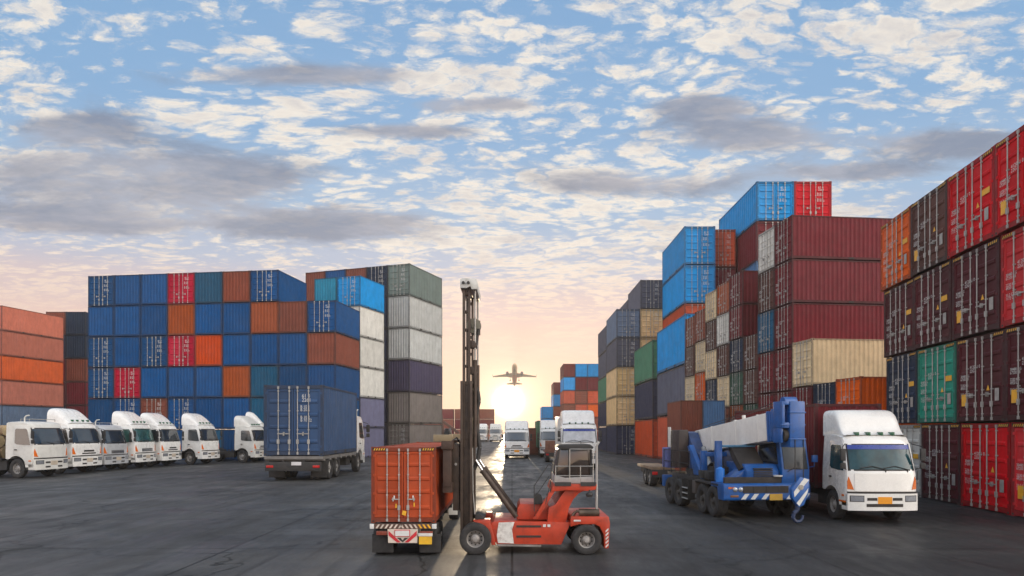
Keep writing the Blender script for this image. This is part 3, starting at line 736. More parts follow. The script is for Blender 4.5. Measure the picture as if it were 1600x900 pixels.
def build_truck(label, group=None, style='tall', paint=None, glass=None, grille='slots', visor=False, plate=None, deck=None, detail=True, name='parked_truck', category='truck', wheelbase=3.3):
    paint = paint or WHITE; glass = glass or GLASS
    t = thing(name, label, category, group=group)
    k = ('cab', paint.name)
    if k not in TM: TM[k] = cab_mesh(paint)
    cab = place('cab', TM[k], t)
    if detail:
        for s in (-1, 1):
            d = sidepoly(MB(), s, DOORP, -.02, .012).build('door', paint, t, bevel=.008)
            sidepoly(MB(), s, WINP, .0, .017).build('window', glass, d, smooth=0)
            m = MB().box(s * 1.2 - .012, s * 1.2 + .05 * s, 1.25, 1.40, 1.36, 1.40); m.build('handle', DARKM, d, smooth=0)
            sidepoly(MB(), s, [(.34, .85), (.50, .85), (.50, .91), (.34, .91)], 0, .025).build('side_lamp', ORL, cab, smooth=0)
            # chassis step under the door
            MB().box(*sorted((s * 1.17, s * .98)), .12, .72, .40, .58).build('step', DARKM, cab, bevel=.02)
    b = MB(); patch(b, -.955, .955, 1.56, 2.36, .006); scr = b.build('windscreen_seal', UNDER, cab, smooth=30)
    b = MB(); patch(b, -.915, .915, 1.60, 2.31, .014, nu=12, nz=6); b.build('windscreen', glass, t, smooth=40)
    if visor:
        b = MB(); patch(b, -.925, .925, 2.20, 2.33, .024); b.build('sun_strip', mat('blue_sun_strip', (.012, .035, .24), .3), scr, smooth=40)
    for u in (-.35, .30):
        w = MB(); a_, b_, c_ = fr(u + .42, 1.60, .04), fr(u + .05, 1.70, .045), fr(u - .30, 1.64, .05)
        w.path([a_, b_, c_], .012, 6); w.tube(fr(u + .42, 1.53, .0), a_, .018, n=6); w.build('wiper', DARKM, scr, smooth=0)
    # front panel and grille
    b = MB(); patch(b, -.80, .80, 1.03, 1.50, .018, shear=.0); fp = b.build('front_panel', paint, t, smooth=40, bevel=.006)
    if grille == 'slots':
        for z in (1.09, 1.21):
            b = MB(); patch(b, -.46 + (z - 1.1), .46 - (z - 1.1), z, z + .075, .024, nz=1); b.build('grille', UNDER, fp, smooth=0)
    elif grille == 'chrome':
        b = MB(); patch(b, -.52, .52, 1.08, 1.26, .024, nz=1); g_ = b.build('grille', mat('grey_grille', (.16, .16, .16), .4, .4), fp, smooth=0)
        b = MB(); patch(b, -.50, .50, 1.15, 1.18, .032, nz=1); b.build('grille_bar', CHROME, g_, smooth=0)
    for s in (-1, 1):
        b = MB(); v = [fr(s * u, z, .020) for u, z in ((.83, 1.08), (.985, 1.10), (.985, 1.30), (.95, 1.42))] + [fr(s * u, z, -.02) for u, z in ((.83, 1.08), (.985, 1.10), (.985, 1.30), (.95, 1.42))]
        b.add(v, [(0, 1, 2, 3), (4, 7, 6, 5), (0, 4, 5, 1), (1, 5, 6, 2), (2, 6, 7, 3), (3, 7, 4, 0)]); b.build('indicator', ORL, cab, smooth=0)
    b = MB(); patch(b, -.99, .99, .955, 1.02, .030, nu=10, nz=1); b.build('seam', UNDER, fp, smooth=0)
    bm_ = MB(); patch(bm_, -1.0, 1.0, .42, .96, .065, nu=14, nz=3, back=-.35); bp = bm_.build('bumper', paint, t, smooth=40, bevel=.02)
    for s in (-1, 1):
        u0, u1 = sorted((s * .60, s * .93))
        b = MB(); patch(b, u0 - .02, u1 + .02, .70, .90, .069, nu=4, nz=2); b.build('lamp_surround', UNDER, bp, smooth=0)
        b = MB(); patch(b, u0, u1, .72, .88, .074, nu=4, nz=2); hl = b.build('headlight', LAMPG, t, smooth=30, bevel=.01)
        b = MB(); u0, u1 = sorted((s * .22, s * .50)); patch(b, u0, u1, .74, .83, .070, nu=3, nz=1); b.build('air_slot', UNDER, bp, smooth=0)
        if grille != 'plain':
            b = MB(); u0, u1 = sorted((s * .22, s * .50)); patch(b, u0, u1, .52, .60, .070, nu=3, nz=1); b.build('air_slot', UNDER, bp, smooth=0)
    if grille == 'plain':
        b = MB(); patch(b, -.52, .52, .54, .64, .070, nu=8, nz=1); b.build('intake', UNDER, bp, smooth=0)
    b = MB(); patch(b, -.20, .20, .64, .86, .078, nu=2, nz=1); b.build('number_plate', plate or mat('old_plate', (.50, .42, .33), .5, vary=.15), bp, smooth=0)
    for s in (-1, 1):
        m = MB(); xx = s * (hw(2) + .20)
        m.path([(s * hw(2.35), .40, 2.36), (xx, .12, 2.28), (xx, .10, 1.66), (s * hw(1.62), .24, 1.60)], .015, 6)
        ma = m.build('mirror_arm', DARKM, t, smooth=30)
        m = MB(); m.box(xx - .09, xx + .09, .06, .14, 1.86, 2.22); m.box(xx - .09, xx + .09, .06, .14, 1.62, 1.80)
        m.build('mirror', DARKM, ma, bevel=.025)
    if style in ('tall', 'box'):
        k = ('defl', paint.name, style)
        if k not in TM: TM[k] = deflector_mesh(paint, style)
        d = place('roof_deflector', TM[k], t)
        for x in (-.62, -.22, .22, .62):
            zz = 2.82 if style == 'tall' else 2.71
            MB().box(x - .05, x + .05, .64 if style == 'tall' else .56, .80, zz - .10, zz + .02).build('marker_lamp', mat('green_marker', (.02, .10, .05), .2), d, bevel=.01)
    elif style == 'none':
        m = MB(); m.path([(-.9, .75, 2.66), (-.9, .75, 2.80), (.9, .75, 2.80), (.9, .75, 2.66)], .018); m.path([(-.9, 1.3, 2.66), (-.9, 1.3, 2.80), (.9, 1.3, 2.80), (.9, 1.3, 2.66)], .018)
        m.build('roof_rack', GALV, t, smooth=30)
        m = MB(); m.path([(-.95, 1.0, 2.6), (-.95, 1.0, 2.88), (-.95, .90, 2.99), (-.95, .70, 3.02)], .04); m.build('horn', OLDWHITE, t, smooth=40)
    # running gear
    ln = deck or 5.4
    m = MB()
    for s in (-1, 1): m.box(s * .42 - .05, s * .42 + .05, .8, ln, .62, .86)
    for y in (1.0, 2.3, 3.3, ln - .3): m.box(-.42, .42, y, y + .12, .66, .82)
    m.box(-1.0, 1.0, 1.26, 1.38, .44, .56); m.box(-.6, .6, .35, 1.0, .50, .95)
    m.box(-.9, -.5, 2.2, 3.0, .40, .90); m.box(.5, .95, 2.2, 3.1, .45, .88); m.box(-1.0, 1.0, 2.02, 2.14, .86, 2.1)
    m.build('chassis', DARKM, t, smooth=0, bevel=.012, seg=1)
    for s in (-1, 1):
        wheel(t, s * 1.0, 1.32, .50, .30, s)
        for yy in ((wheelbase + 1.32,) if wheelbase < 4 else (wheelbase + .7, wheelbase + 1.95)):
            wheel(t, s * .93, yy, .50, .5, s)
        MB().box(*sorted((s * 1.15, s * .7)), wheelbase + 1.95, wheelbase + 1.98, .30, 1.05).build('mudguard', OLDWHITE if style != 'box' else DARKM, t, bevel=.01)
    for o in t.children_recursive:      # taller screen and roof, as on these cabs
        if o.type == 'MESH' and not o.data.name.startswith(('tyre', 'rim')) and 'zm' not in o.data:
            for v in o.data.vertices: v.co.z = zmap(v.co.z)
            o.data['zm'] = 1
    return t
def zmap(z):
    if z <= 1.2: return z
    if z <= 1.56: return 1.2 + (z - 1.2) * .48 / .36
    if z <= 2.66: return 1.68 + (z - 1.56) * 1.18 / 1.10
    return 2.86 + (z - 2.66) * .85
def put(o, px, Z, rz, s):
    o.location = (X_at(px, Z), Z, 0); o.rotation_euler = (0, 0, R(rz)); o.scale = s if isinstance(s, tuple) else (s, s, s)
    return o
G = 'white trucks parked in a row'
SILVER = mat('silver_cab_paint', (.52, .53, .54), .38, .25, vary=.06, dirt=.25, scale=2)
t1 = put(build_truck('aged white truck without roof deflector, laden with logs, at the left frame edge', G, 'none', OLDWHITE, GLASS, None), 84, 38.5, 87, (1.08, .86, 1.06))
t2 = put(build_truck('white truck with roof deflector right beside the log truck', G, 'tall', WHITE, GLASS, 'slots'), 140, 42.2, 85, (1.06, .86, 1.06))
t3 = put(build_truck('low silver truck without deflector between two taller white trucks', G, 'none', SILVER, GLASS, 'chrome'), 185, 45.2, 87, (1.05, .86, 1.02))
t4 = put(build_truck('white truck with greenish windscreen and grey grille beside the silver one', G, 'tall', WHITE, GREENGLASS, 'chrome'), 231, 48.0, 89, (1.06, .86, 1.06))
t5 = put(build_truck('white truck with twin slot grille parked beside the green windscreen truck', G, 'tall', WHITE, GLASS, 'slots'), 271, 50.8, 86, (1.06, .86, 1.05))
t6 = put(build_truck('white truck with dark side window and empty gap on its right', G, 'tall', WHITE, GLASS, None), 332, 53.6, 84, (1.06, .86, 1.06))
t7 = put(build_truck('white tractor half hidden behind the rear of the container lorry', G, 'tall', OLDWHITE, GLASS, 'slots'), 411, 57.0, 86, (1.05, .9, 1.03))
t8 = put(build_truck('farthest white truck peeping over the tractor beside the container lorry', G, 'tall', WHITE, GLASS, 'slots'), 426, 60.1, 86, (1.05, .9, 1.14))
# logs on the first truck
LOG = mat('log_bark', (.30, .21, .12), .85, vary=.3, dirt=.4, bump=.5, scale=4); LOGE = mat('log_end', (.50, .37, .20), .8, vary=.2, dirt=.2, scale=7)
d1 = Vector((math.sin(R(87)), -math.cos(R(87)), 0)); n1 = Vector((d1.y, -d1.x, 0))
for i, (lat, z, r) in enumerate(((-.85, 1.32, .33), (-.05, 1.32, .36), (.75, 1.30, .32), (-.5, 1.98, .33), (.35, 1.96, .32), (-.08, 2.54, .30))):
    p = Vector(t1.location) - d1 * 2.75 + n1 * lat
    m = MB(); e = -d1 * 5
    pts = [(r * (1 + .05 * math.sin(5 * a + i)), a) for a in [2 * math.pi * q / 16 for q in range(16)]]
    v = []
    for tt in (0, .33, .66, 1):
        for rr, a in pts:
            q = e * tt + n1 * (rr * (1 - .12 * tt) * math.cos(a)) + Vector((0, 0, rr * (1 - .12 * tt) * math.sin(a))); v.append(tuple(q))
    f = [(j * 16 + q, j * 16 + (q + 1) % 16, (j + 1) * 16 + (q + 1) % 16, (j + 1) * 16 + q) for j in range(3) for q in range(16)]
    m.add(v, f); m.add(v[:16], [tuple(range(16))], 1); m.add(v[-16:], [tuple(range(16))], 1)
    o = m.build('log', [LOG, LOGE], smooth=45); o.location = (p.x, p.y, z)
    o['label'] = ('pale log on the bottom layer nearest the lens', 'pale log in the middle of the bottom layer', 'pale log on the far side of the bottom layer', 'log of the second layer nearest the lens', 'log of the second layer on the far side', 'topmost log of the pile behind the aged white cab')[i]
    o['category'] = 'log'; o['group'] = 'logs loaded on the first truck'
bed = MB(); bed.box(-1.05, 1.05, 2.4, 7.6, .88, .98)
for y in (2.45, 5, 7.4):
    for s in (-1, 1): bed.box(s * 1.15 - .05, s * 1.15 + .05, y, y + .1, .9, 2.3)
bed.build('log_bed', DARKM, t1, bevel=.01, smooth=0)

# lorry seen from behind with its navy container
ct = build_truck('white container lorry driving off, seen from behind under its blue container', None, 'none', WHITE, GLASS, None, deck=8.4, name='container_lorry', wheelbase=5.1)
Zr = 35.2; cxw = (X_at(412, Zr) + X_at(505, Zr)) / 2
ct.location = (cxw, Zr + 10.2, 0); ct.rotation_euler = (0, 0, R(180)); ct.scale = (1.22, 1.22, 1.22)
b = MB(); b.box(-1.2, 1.2, 2.15, 8.36, .90, 1.03)
for i in range(7): b.box(-1.22, 1.22, 2.3 + i * .95, 2.5 + i * .95, .84, .90)
b.build('deck', mat('lorry_deck', (.16, .15, .14), .7, vary=.2, dirt=.4), ct, bevel=.01, smooth=0)
rb = MB().box(-1.15, 1.15, 8.30, 8.42, .42, .80).build('rear_bumper', DARKM, ct, bevel=.02)
for s in (-1, 1): MB().box(s * .95 - .14, s * .95 + .14, 8.40, 8.44, .56, .66).build('tail_lamp', REDL, rb, bevel=.01)
MB().box(-.34, .06, 8.42, 8.45, .66, .80).build('number_plate', mat('pale_plate', (.62, .60, .60), .5), rb, smooth=0)
for s in (-1, 1): MB().box(s * .88 - .34, s * .88 + .34, 7.72, 7.76, .12, .86).build('mud_flap', BLACKR, ct, bevel=.008)
container('lorry blue', (cxw, Zr, 1.27), 0, 2.98, 7.6, 3.60, 'dark blue container with white numbers riding on the lorry seen from behind', None, True, 2, False, 'far')

# big white truck at the right and its load
PLAIN = mat('white_front_paint', (.72, .71, .67), .25, vary=.03, dirt=.08, dirtcol=(.5, .47, .42), scale=2, coat=.5)
tr = build_truck('large white truck with blue sun strip and amber plate beside the blue crane', None, 'box', PLAIN, mat('teal_glass', (.010, .045, .055), .06, vary=.4, spec=.45, scale=1.8), 'plain', True, AMBER, deck=8.5, name='white_truck')
put(tr, 1382, 19.0, 0, (.79, .83, .85))
for u in (-.08, .10):
    b = MB(); patch(b, u, u + .055, 2.08, 2.17, .0165, nu=1, nz=1); b.build('permit_sticker', MARKW, tr.children[0], smooth=0)
for s in (-1,): MB().box(-1.215, -1.19, .25, .70, .66, .72).build('side_reflector', ORL, tr.children[0], smooth=0)
container('maroon', (X_at(1382, 19.0), 21.05, .80), 0, 2.0, 7.6, 2.56, 'maroon container loaded behind the cab of the large white truck', None, False, 1, True)
# trucks coming down the lane
G2 = 'white trucks coming down the middle lane'
q1 = put(build_truck('white truck with amber plate driving straight ahead below the low sun', G2, 'box', WHITE, GLASS, 'slots', False, AMBER), 807.5, 64, 0, .95)
put(build_truck('white truck with green container at its back, second in the lane', G2, 'box', WHITE, GLASS, 'slots'), 863, 67, 0, .98)
q3 = put(build_truck('tall white truck with blue strip standing behind the red handler cab', G2, 'box', WHITE, mat('glare_pale_glass', (.45, .46, .48), .12, vary=.2, scale=2), 'slots', True), 906, 45, 0, (.97, .97, 1.06))  # windscreen glare painted in as a pale glass colour
container('green', (X_at(860, 70), 70, .85), 0, 2.6, 7, 2.75, 'pale green container carried by the second truck in the lane', None, False, 0)
container('rust brown', (X_at(838, 74), 74, 0), 0, 2.0, 6, 2.9, 'rusty container standing between the two trucks in the lane', None, True, 0, False)
G3 = 'two hazy trucks far down the lane'
f1 = put(build_truck('hazy far truck on the left of the distant pair', G3, 'box', WHITE, GLASS, 'slots', detail=False), 752, 168, 0, 1.18)
f2 = put(build_truck('hazy far truck on the right of the distant pair', G3, 'box', OLDWHITE, GLASS, 'slots', detail=False), 774, 168, 0, 1.18)

for q_ in (q1, q3, f1, f2): MB().box(-1.16, 1.16, 2.2, 7.6, .14, 3.35).build('glint_block_box', OLDWHITE, q_, bevel=.03)  # added boxes, set low to block sun glint under the trucks
# ------------------------------------------------------------------ red container handler with tall mast (side view)
ZS = 14.2; SS_ = FPX / ZS
RED = mat('handler_red', (.44, .040, .012), .45, vary=.15, streak=.45, dirt=.5, scale=3, dirtcol=(.10, .03, .02))
MASTM = mat('mast_steel', (.060, .042, .032), .55, .3, vary=.3, dirt=.45, scale=4, dirtcol=(.12, .075, .05))
STEELG = mat('grey_steel', (.32, .31, .29), .4, .6, vary=.2, dirt=.35, scale=5)
root = Vector((X_at(835, ZS), ZS + .9, 0))
hs_ = thing('container_handler', 'red container handler with tall mast gripping the orange container', 'container handler', root)
def q(px, py, d=0.0): return ((px - 800) / SS_ - root.x, ZS + d - root.y, CAM_H - (py - HOR) / SS_)
def pz(pts): return [(q(a, b)[0], q(a, b)[2]) for a, b in pts]
def pr(name, pts, d0, d1, m, parent=hs_, bevel=.012, smooth=35):
    return MB().prism(pz(pts), 'y', ZS + d0 - root.y, ZS + d1 - root.y).build(name, m, parent, bevel=bevel, smooth=smooth)
hull = pr('hull', [(764, 822), (772, 816), (893, 818), (878, 853), (776, 852), (770, 842)], .16, 1.68, RED)
pr('white_band', [(779, 818), (804, 817), (800, 829), (803, 851), (778, 850), (776, 838)], .145, .17, mat('chipped_white', (.62, .60, .56), .55, vary=.1, dirt=.6, dirtcol=(.12, .06, .04), scale=6), hull, 0, 0)
for y in (824, 840): pr('foot_slot', [(807, y - 1.6), (846, y - 1.6), (846, y + 1.6), (807, y + 1.6)], .148, .17, UNDER, hull, 0, 0)
pr('sill', [(776, 852), (846, 853), (846, 855.5), (776, 854.5)], .10, .2, STEELG, hull, 0, 0)
for x in (849, 856): pr('notice', [(x, 821), (x + 4.5, 821), (x + 4.5, 825), (x, 825)], .150, .17, MARKW, hull, 0, 0)
pr('front_fender', [(738, 815), (765, 814), (772, 840), (774, 853), (768, 853), (764, 838), (756, 822), (742, 817)], .1, .5, RED, hull)
pr('front_fender', [(738, 815), (765, 814), (772, 840), (774, 853), (768, 853), (764, 838), (756, 822), (742, 817)], 1.36, 1.76, RED, hull)
pr('front_deck', [(741, 806), (748, 806), (756, 811), (756, 818), (741, 818)], .3, 1.5, DARKM, hull)
pr('engine_hood', [(808, 815), (809, 797), (813, 790), (834, 790), (858, 791), (858, 815)], .32, 1.55, RED)
pr('ladder_stringer', [(833, 813), (840, 813), (869, 767), (864, 764), (859, 770)], .14, .24, RED)
for i in range(6):
    a = q(838 + i * 5, 808 - i * 8, .2); MB().box(a[0] - .03, a[0] + .05, a[1], a[1] + .45, a[2] - .01, a[2] + .01).build('step', DARKM, hs_, smooth=0)
arch = [(858, 816), (860, 800), (868, 783), (878, 769), (882, 764), (866, 766), (861, 769)]
pr('rear_pillar', [(856, 818), (858, 795), (869, 790), (878, 776), (885, 767), (887, 762), (920, 766), (906, 772), (897, 782), (890, 796), (886, 818)], .2, 1.6, RED)
plat = pr('platform', [(861, 769), (866, 757), (934, 758), (932, 766), (920, 768), (885, 767), (866, 769)], .12, 1.66, RED)
cw = pr('counterweight', [(892, 818), (893, 808), (952, 808), (954, 818), (952, 858), (945, 858), (944, 836), (938, 824), (930, 820), (906, 820), (892, 824)], .08, 1.74, RED)
for i in range(5):
    y = 826 + i * 6; pr('hazard_stripe', [(947, y + 4), (951.5, y), (951.5, y + 3), (947, y + 7)], .072, .09, MARKW, cw, 0, 0)
pr('number_decal', [(897, 813), (908, 813), (908, 815.5), (897, 815.5)], .072, .09, MARKW, cw, 0, 0)
rimr = mat('handler_rim', (.34, .32, .30), .5, .4, vary=.2, dirt=.4)
for px, r in ((742.5, .325), (917, .305)):
    for d, s in ((.14, -1), (1.66, 1)):
        a = q(px, 800, d); o = wheel(hs_, a[0], a[1], r, .30, -1, rimr); o.rotation_euler = (0, 0, R(90) if s < 0 else R(-90))
# cab
cabb = pr('cab', [(869, 752), (868, 740), (874, 705), (880, 698), (922, 697), (928, 702), (928, 752)], .30, 1.5, mat('cab_tinted_glass', (.028, .017, .012), .12, vary=.4, spec=.7, scale=3), bevel=.02)
pr('cab_base', [(867, 757), (868, 744), (885, 748), (928, 746), (929, 757)], .26, 1.54, mat('cab_grey', (.38, .37, .36), .5, vary=.15, dirt=.35), cabb)
pr('cab_roof', [(873, 700), (878, 695.5), (924, 694.5), (930, 699), (928, 702), (878, 703)], .24, 1.56, DARKM, cabb)
for pts in ([(869, 750), (874.5, 703)], [(891, 757), (891, 699)], [(926, 752), (926, 700)]):
    MB().beam(q(*pts[0], .285), q(*pts[1], .285), .03, .03).build('cab_post', DARKM, cabb, smooth=0)
rl = MB()
for pts in ([(891, 756), (891, 702), (925, 702), (928, 705), (928, 756)], [(868, 729), (928, 729)], [(868, 744), (928, 744)], [(908, 756), (908, 728)], [(868, 756), (869, 728)]):
    rl.path([q(*p, .13) for p in pts], .010, 6)
rl.build('guard_rail', STEELG, plat, smooth=30)
for x0, x1 in ((867, 893), (908, 932)): pr('toe_board', [(x0, 754), (x1, 754), (x1, 760), (x0, 760)], .10, .12, DARKM, plat, 0, 0)
hr = MB(); hr.path([q(*p, .14) for p in ((835, 800), (835, 760), (857, 727), (862, 727), (861, 770))], .010, 6); hr.path([q(*p, .14) for p in ((836, 778), (859, 744))], .009, 6)
hr.path([q(*p, .14) for p in ((853, 789), (861, 752))], .008, 6)
hr.build('handrail', DARKM, hs_, smooth=30)
for dd in (.2,):
    pr('air_filter', [(835, 790), (835, 776), (839, 772), (846, 775), (849, 782), (848, 790)], .22, .5, DARKM)
ex = MB(); ex.path([q(*p, .2) for p in ((934, 800), (934, 697), (938, 690))], .026, 10); ex.build('exhaust_stack', GALV, hs_, smooth=40)
mu = MB(); a, b_ = q(906, 803, .2), q(938, 803, .2); mu.tube(a, b_, .085, n=18); mu.path([q(893, 812, .25), q(902, 801, .25), q(908, 801, .22)], .03, 8); mu.build('muffler', mat('sooty_muffler', (.10, .075, .055), .45, .6, vary=.3, dirt=.4), hs_, smooth=40)
lp = MB(); a = q(922, 778, .12); lp.lathe([(0, .0), (.06, .01), (.075, .06), (.05, .10), (0, .11)], (a[0], a[1], a[2]), 'z', 14); lp.path([q(922, 766, .12), q(922, 776, .12)], .012, 6)
lp.build('work_lamp', DARKM, hs_, smooth=40)
for d in (.34, 1.42):
    cy = MB(); cy.tube(q(742, 720, d), q(754, 739, d), .028, n=12); cy.build('tilt_rod', CHROME, hs_, smooth=40)
    cy = MB(); cy.tube(q(752, 736, d), q(807, 811, d), .055, n=14); cy.tube(q(752, 736, d), q(754, 739, d), .066, n=14); cy.build('tilt_cylinder', MASTM, hs_, smooth=40)
# mast: outer pair, inner pair, crosshead
for d0, d1 in ((.20, .46), (1.34, 1.60)):
    m = MB(); x0, x1 = q(718, 0)[0], q(737, 0)[0]; z0, z1 = q(0, 836)[2], q(0, 594)[2]; a, b_ = q(0, 0, d0)[1], q(0, 0, d1)[1]
    m.box(x0, x0 + .05, a, b_, z0, z1); m.box(x1 - .05, x1, a, b_, z0, z1); m.box(x0, x1, a + .09, b_ - .05, z0, z1)
    m.build('outer_mast', MASTM, hs_, bevel=.006)
    m = MB(); x0, x1 = q(721, 0)[0], q(734, 0)[0]; z0, z1 = q(0, 700)[2], q(0, 440)[2]; a, b_ = a + .05, b_ - .07
    m.box(x0 + .003, x0 + .055, a, b_, z0, z1); m.box(x1 - .05, x1 - .003, a, b_, z0, z1)
    for zz in range(9): m.box(x0 + .02, x1 - .02, a + .03, b_ - .03, z0 + (z1 - z0) * (zz + .5) / 9 - .03, z0 + (z1 - z0) * (zz + .5) / 9 + .03)
    m.build('inner_mast', MASTM, hs_, bevel=.005)
for y, nme in ((600, 'mast_crossbeam'), (680, 'mast_crossbeam'), (770, 'mast_crossbeam')):
    pr(nme, [(720, y - 5), (735, y - 5), (735, y + 5), (720, y + 5)], .42, 1.36, MASTM)
ch = pr('crosshead', [(718, 447), (718, 433), (722, 431), (743, 432), (745.5, 438), (745, 449), (736, 449), (734, 444), (728, 447)], .18, 1.62, mat('crosshead_white', (.55, .55, .52), .5, vary=.1, dirt=.5))
for x in (723, 731): MB().tube(q(x, 439, .14), q(x, 439, 1.66), .03, n=12).build('sheave', DARKM, ch, smooth=40)
for d in (.33, 1.47):
    m = MB(); m.tube(q(741, 700, d), q(741, 560, d), .040, n=12); m.build('lift_cylinder', MASTM, hs_, smooth=40)
    m = MB(); m.tube(q(741, 560, d), q(741, 447, d), .022, n=10); m.build('lift_rod', STEELG, hs_, smooth=40)
for d in (.52, 1.28): MB().path([q(727, 442, d), q(727, 690, d)], .012, 6).build('lift_chain', DARKM, hs_, smooth=0)
REEL = mat('reel_grey', (.20, .19, .15), .5, .3, vary=.2, dirt=.4)
m = MB(); m.tube(q(738, 503, .5), q(738, 503, .62), .155, n=22); m.tube(q(738, 503, .46), q(738, 503, .66), .05, n=12); m.box(q(733, 0)[0], q(748, 0)[0], q(0, 0, .64)[1], q(0, 0, .76)[1], q(0, 516)[2], q(0, 493)[2]); hb = m.build('hose_reel', REEL, hs_, smooth=35)
MB().path([q(746, 508, .5), q(743, 527, .5), q(741, 540, .5)], .03, 8).build('hose', DARKM, hb, smooth=40)
for y in (536, 578): pr('roller_bracket', [(733, y - 8), (741, y - 6), (744, y), (742, y + 5), (733, y + 4)], .3, .6, MASTM)
hz = MB(); hz.path([q(*p, .4) for p in ((737, 598), (745, 610), (747, 625), (743, 642), (740, 660), (745, 678), (748, 700), (745, 720), (739, 735))], .045, 10); hz.build('hose_bundle', DARKM, hs_, smooth=50)
MB().path([q(*p, .25) for p in ((737, 700), (738, 770), (741, 806))], .012, 6).build('hydraulic_pipe', GALV, hs_, smooth=30)
# carriage and side spreader that holds the container
car = pr('carriage', [(716, 696), (716, 800), (706, 800), (706, 760), (702, 752), (702, 700), (706, 692)], .25, 1.55, MASTM)
sp = MB(); x0, x1 = q(690, 0)[0], q(708, 0)[0]
sp.box(x0, x1, -1.0, 2.9, q(0, 702)[2], q(0, 688)[2]); sp.box(x0 + .02, x1 - .02, -.9, 2.8, q(0, 770)[2], q(0, 755)[2])
for yy in (-.95, .2, 1.4, 2.7): sp.box(x0 + .03, x1 - .03, yy, yy + .12, q(0, 760)[2], q(0, 700)[2])
spo = sp.build('spreader', mat('spreader_brown', (.06, .035, .025), .55, .2, vary=.3, dirt=.4), hs_, bevel=.01)
for yy in (-1.0, 2.66):
    MB().box(x0 - .16, x1 - .02, yy, yy + .24, q(0, 690)[2], q(0, 679)[2]).build('twistlock_arm', mat('twistlock_olive', (.22, .17, .10), .55, .2, dirt=.4), spo, bevel=.012)
MB().path([q(704, 690, .1), q(712, 684, .3), q(716, 692, .4), q(716, 700, .4)], .014, 8).build('hose', DARKM, spo, smooth=40)
MB().lathe([(0, .02), (.022, .015), (.028, -.01), (0, -.012)], q(711, 726, .2), 'y', 14).build('gauge', GALV, car, smooth=40)

# ------------------------------------------------------------------ trailer under the orange container, with its tractor
ZT = 14.0; sT = FPX / ZT
xl, xr = X_at(580, ZT), X_at(681, ZT); xm = (xl + xr) / 2
zb = CAM_H - (817 - HOR) / sT; zt = CAM_H - (697 - HOR) / sT
container('load orange', (xm, ZT, zb), 0, xr - xl, 6.6, zt - zb, 'orange red container on the trailer gripped by the red handler', None, True, 1, True, None)
ct_ = [o for o in bpy.data.objects if o.get('label', '').startswith('orange red container')][0]
tl = [ch for ch in ct_.children if ch.name.startswith('frame')][0]
for s_ in (0, 1): place('hazard_strip', HAZ[s_], tl)
dr = [ch for ch in ct_.children if ch.name.startswith('door')][1]
a = place('yellow_seal', sticker('yellow_seal', .15, .15, YELLOW), dr); a.location = (.03, -.04, .34); a.rotation_euler = (0, R(15), 0)
for i, (x, z) in enumerate(((-.35, .86), (-.28, .58), (.36, .86), (.40, .62))):
    a = place('small_notice', sticker('small_notice', .05, .14, YELLOW if i % 2 else MARKW), dr); a.location = (x, -.004 if x < 0 else .008, z)
tt = thing('container_trailer', 'low container trailer with red and white chevron board and yellow plate', 'trailer', (xm, ZT, 0))
def w_(px): return (px - 800) / sT - xm
def h_(py): return CAM_H - (py - HOR) / sT
m = MB(); m.box(w_(592), w_(604), .05, 6.9, h_(834), h_(817.6)); m.box(w_(658), w_(670), .05, 6.9, h_(834), h_(817.6)); m.box(w_(579), w_(684), .02, .14, h_(822), h_(817.6))
for y in (1.2, 2.4, 3.6, 5.0): m.box(w_(580), w_(682), y, y + .1, h_(824), h_(817.6))
m.build('frame', DARKM, tt, bevel=.006, smooth=0)
bb = MB().box(w_(585), w_(679), -.02, .03, h_(826), h_(818.5)).build('warning_board', mat('board_brown', (.10, .05, .035), .6, dirt=.3), tt, bevel=.004)
CRM = mat('dirty_white_stripe', (.58, .50, .42), .6, vary=.15, dirt=.4); CRR = mat('red_stripe', (.50, .02, .03), .5)
for i in range(13):
    x = 587 + i * 7; dxp = 4 if i < 6 else -4
    m = MB(); m.prism([(w_(x), h_(825.3)), (w_(x + 3), h_(825.3)), (w_(x + 3 + dxp), h_(819.2)), (w_(x + dxp), h_(819.2))], 'y', -.026, -.018); m.build('chevron', YELLOW if i > 9 else CRM, bb, smooth=0)
sb = MB(); sb.prism([(w_(606), h_(826.5)), (w_(653), h_(826.5)), (w_(652), h_(848)), (w_(607), h_(848))], 'y', -.03, .0); so_ = sb.build('chevron_panel', CRM, tt, smooth=0)
for s in (-1, 1):
    cxp = 629.5; m = MB(); m.prism([(w_(cxp + s * 22), h_(829)), (w_(cxp + s * 22), h_(836)), (w_(cxp + s * 9), h_(847)), (w_(cxp + s * 3), h_(847))], 'y', -.036, -.028); m.build('chevron', CRR, so_, smooth=0)
    m = MB(); m.prism([(w_(cxp + s * 9), h_(840)), (w_(cxp + s * 3), h_(840)), (w_(cxp), h_(844)), (w_(cxp), h_(847))], 'y', -.035, -.028); m.build('chevron', UNDER, so_, smooth=0)
MB().box(w_(617), w_(641), -.045, -.03, h_(838), h_(827.5)).build('sign_border', CRR, so_, smooth=0)
MB().box(w_(618), w_(640), -.05, -.04, h_(837), h_(828.5)).build('blank_sign', MARKW, so_, smooth=0)
pl = MB().box(w_(655), w_(675), -.04, -.01, h_(850), h_(837)).build('number_plate', mat('yellow_plate', (.70, .40, .02), .5, vary=.1, dirt=.25), tt, smooth=0)
MB().box(w_(654), w_(676), -.05, .0, h_(837.5), h_(833)).build('plate_lamp', OLDWHITE, pl, bevel=.004)
for x0, x1 in ((578, 584.5), (675, 682)): MB().box(w_(x0), w_(x1), -.03, .03, h_(826), h_(818.5)).build('marker_lamp', MARKW, tt, bevel=.006)
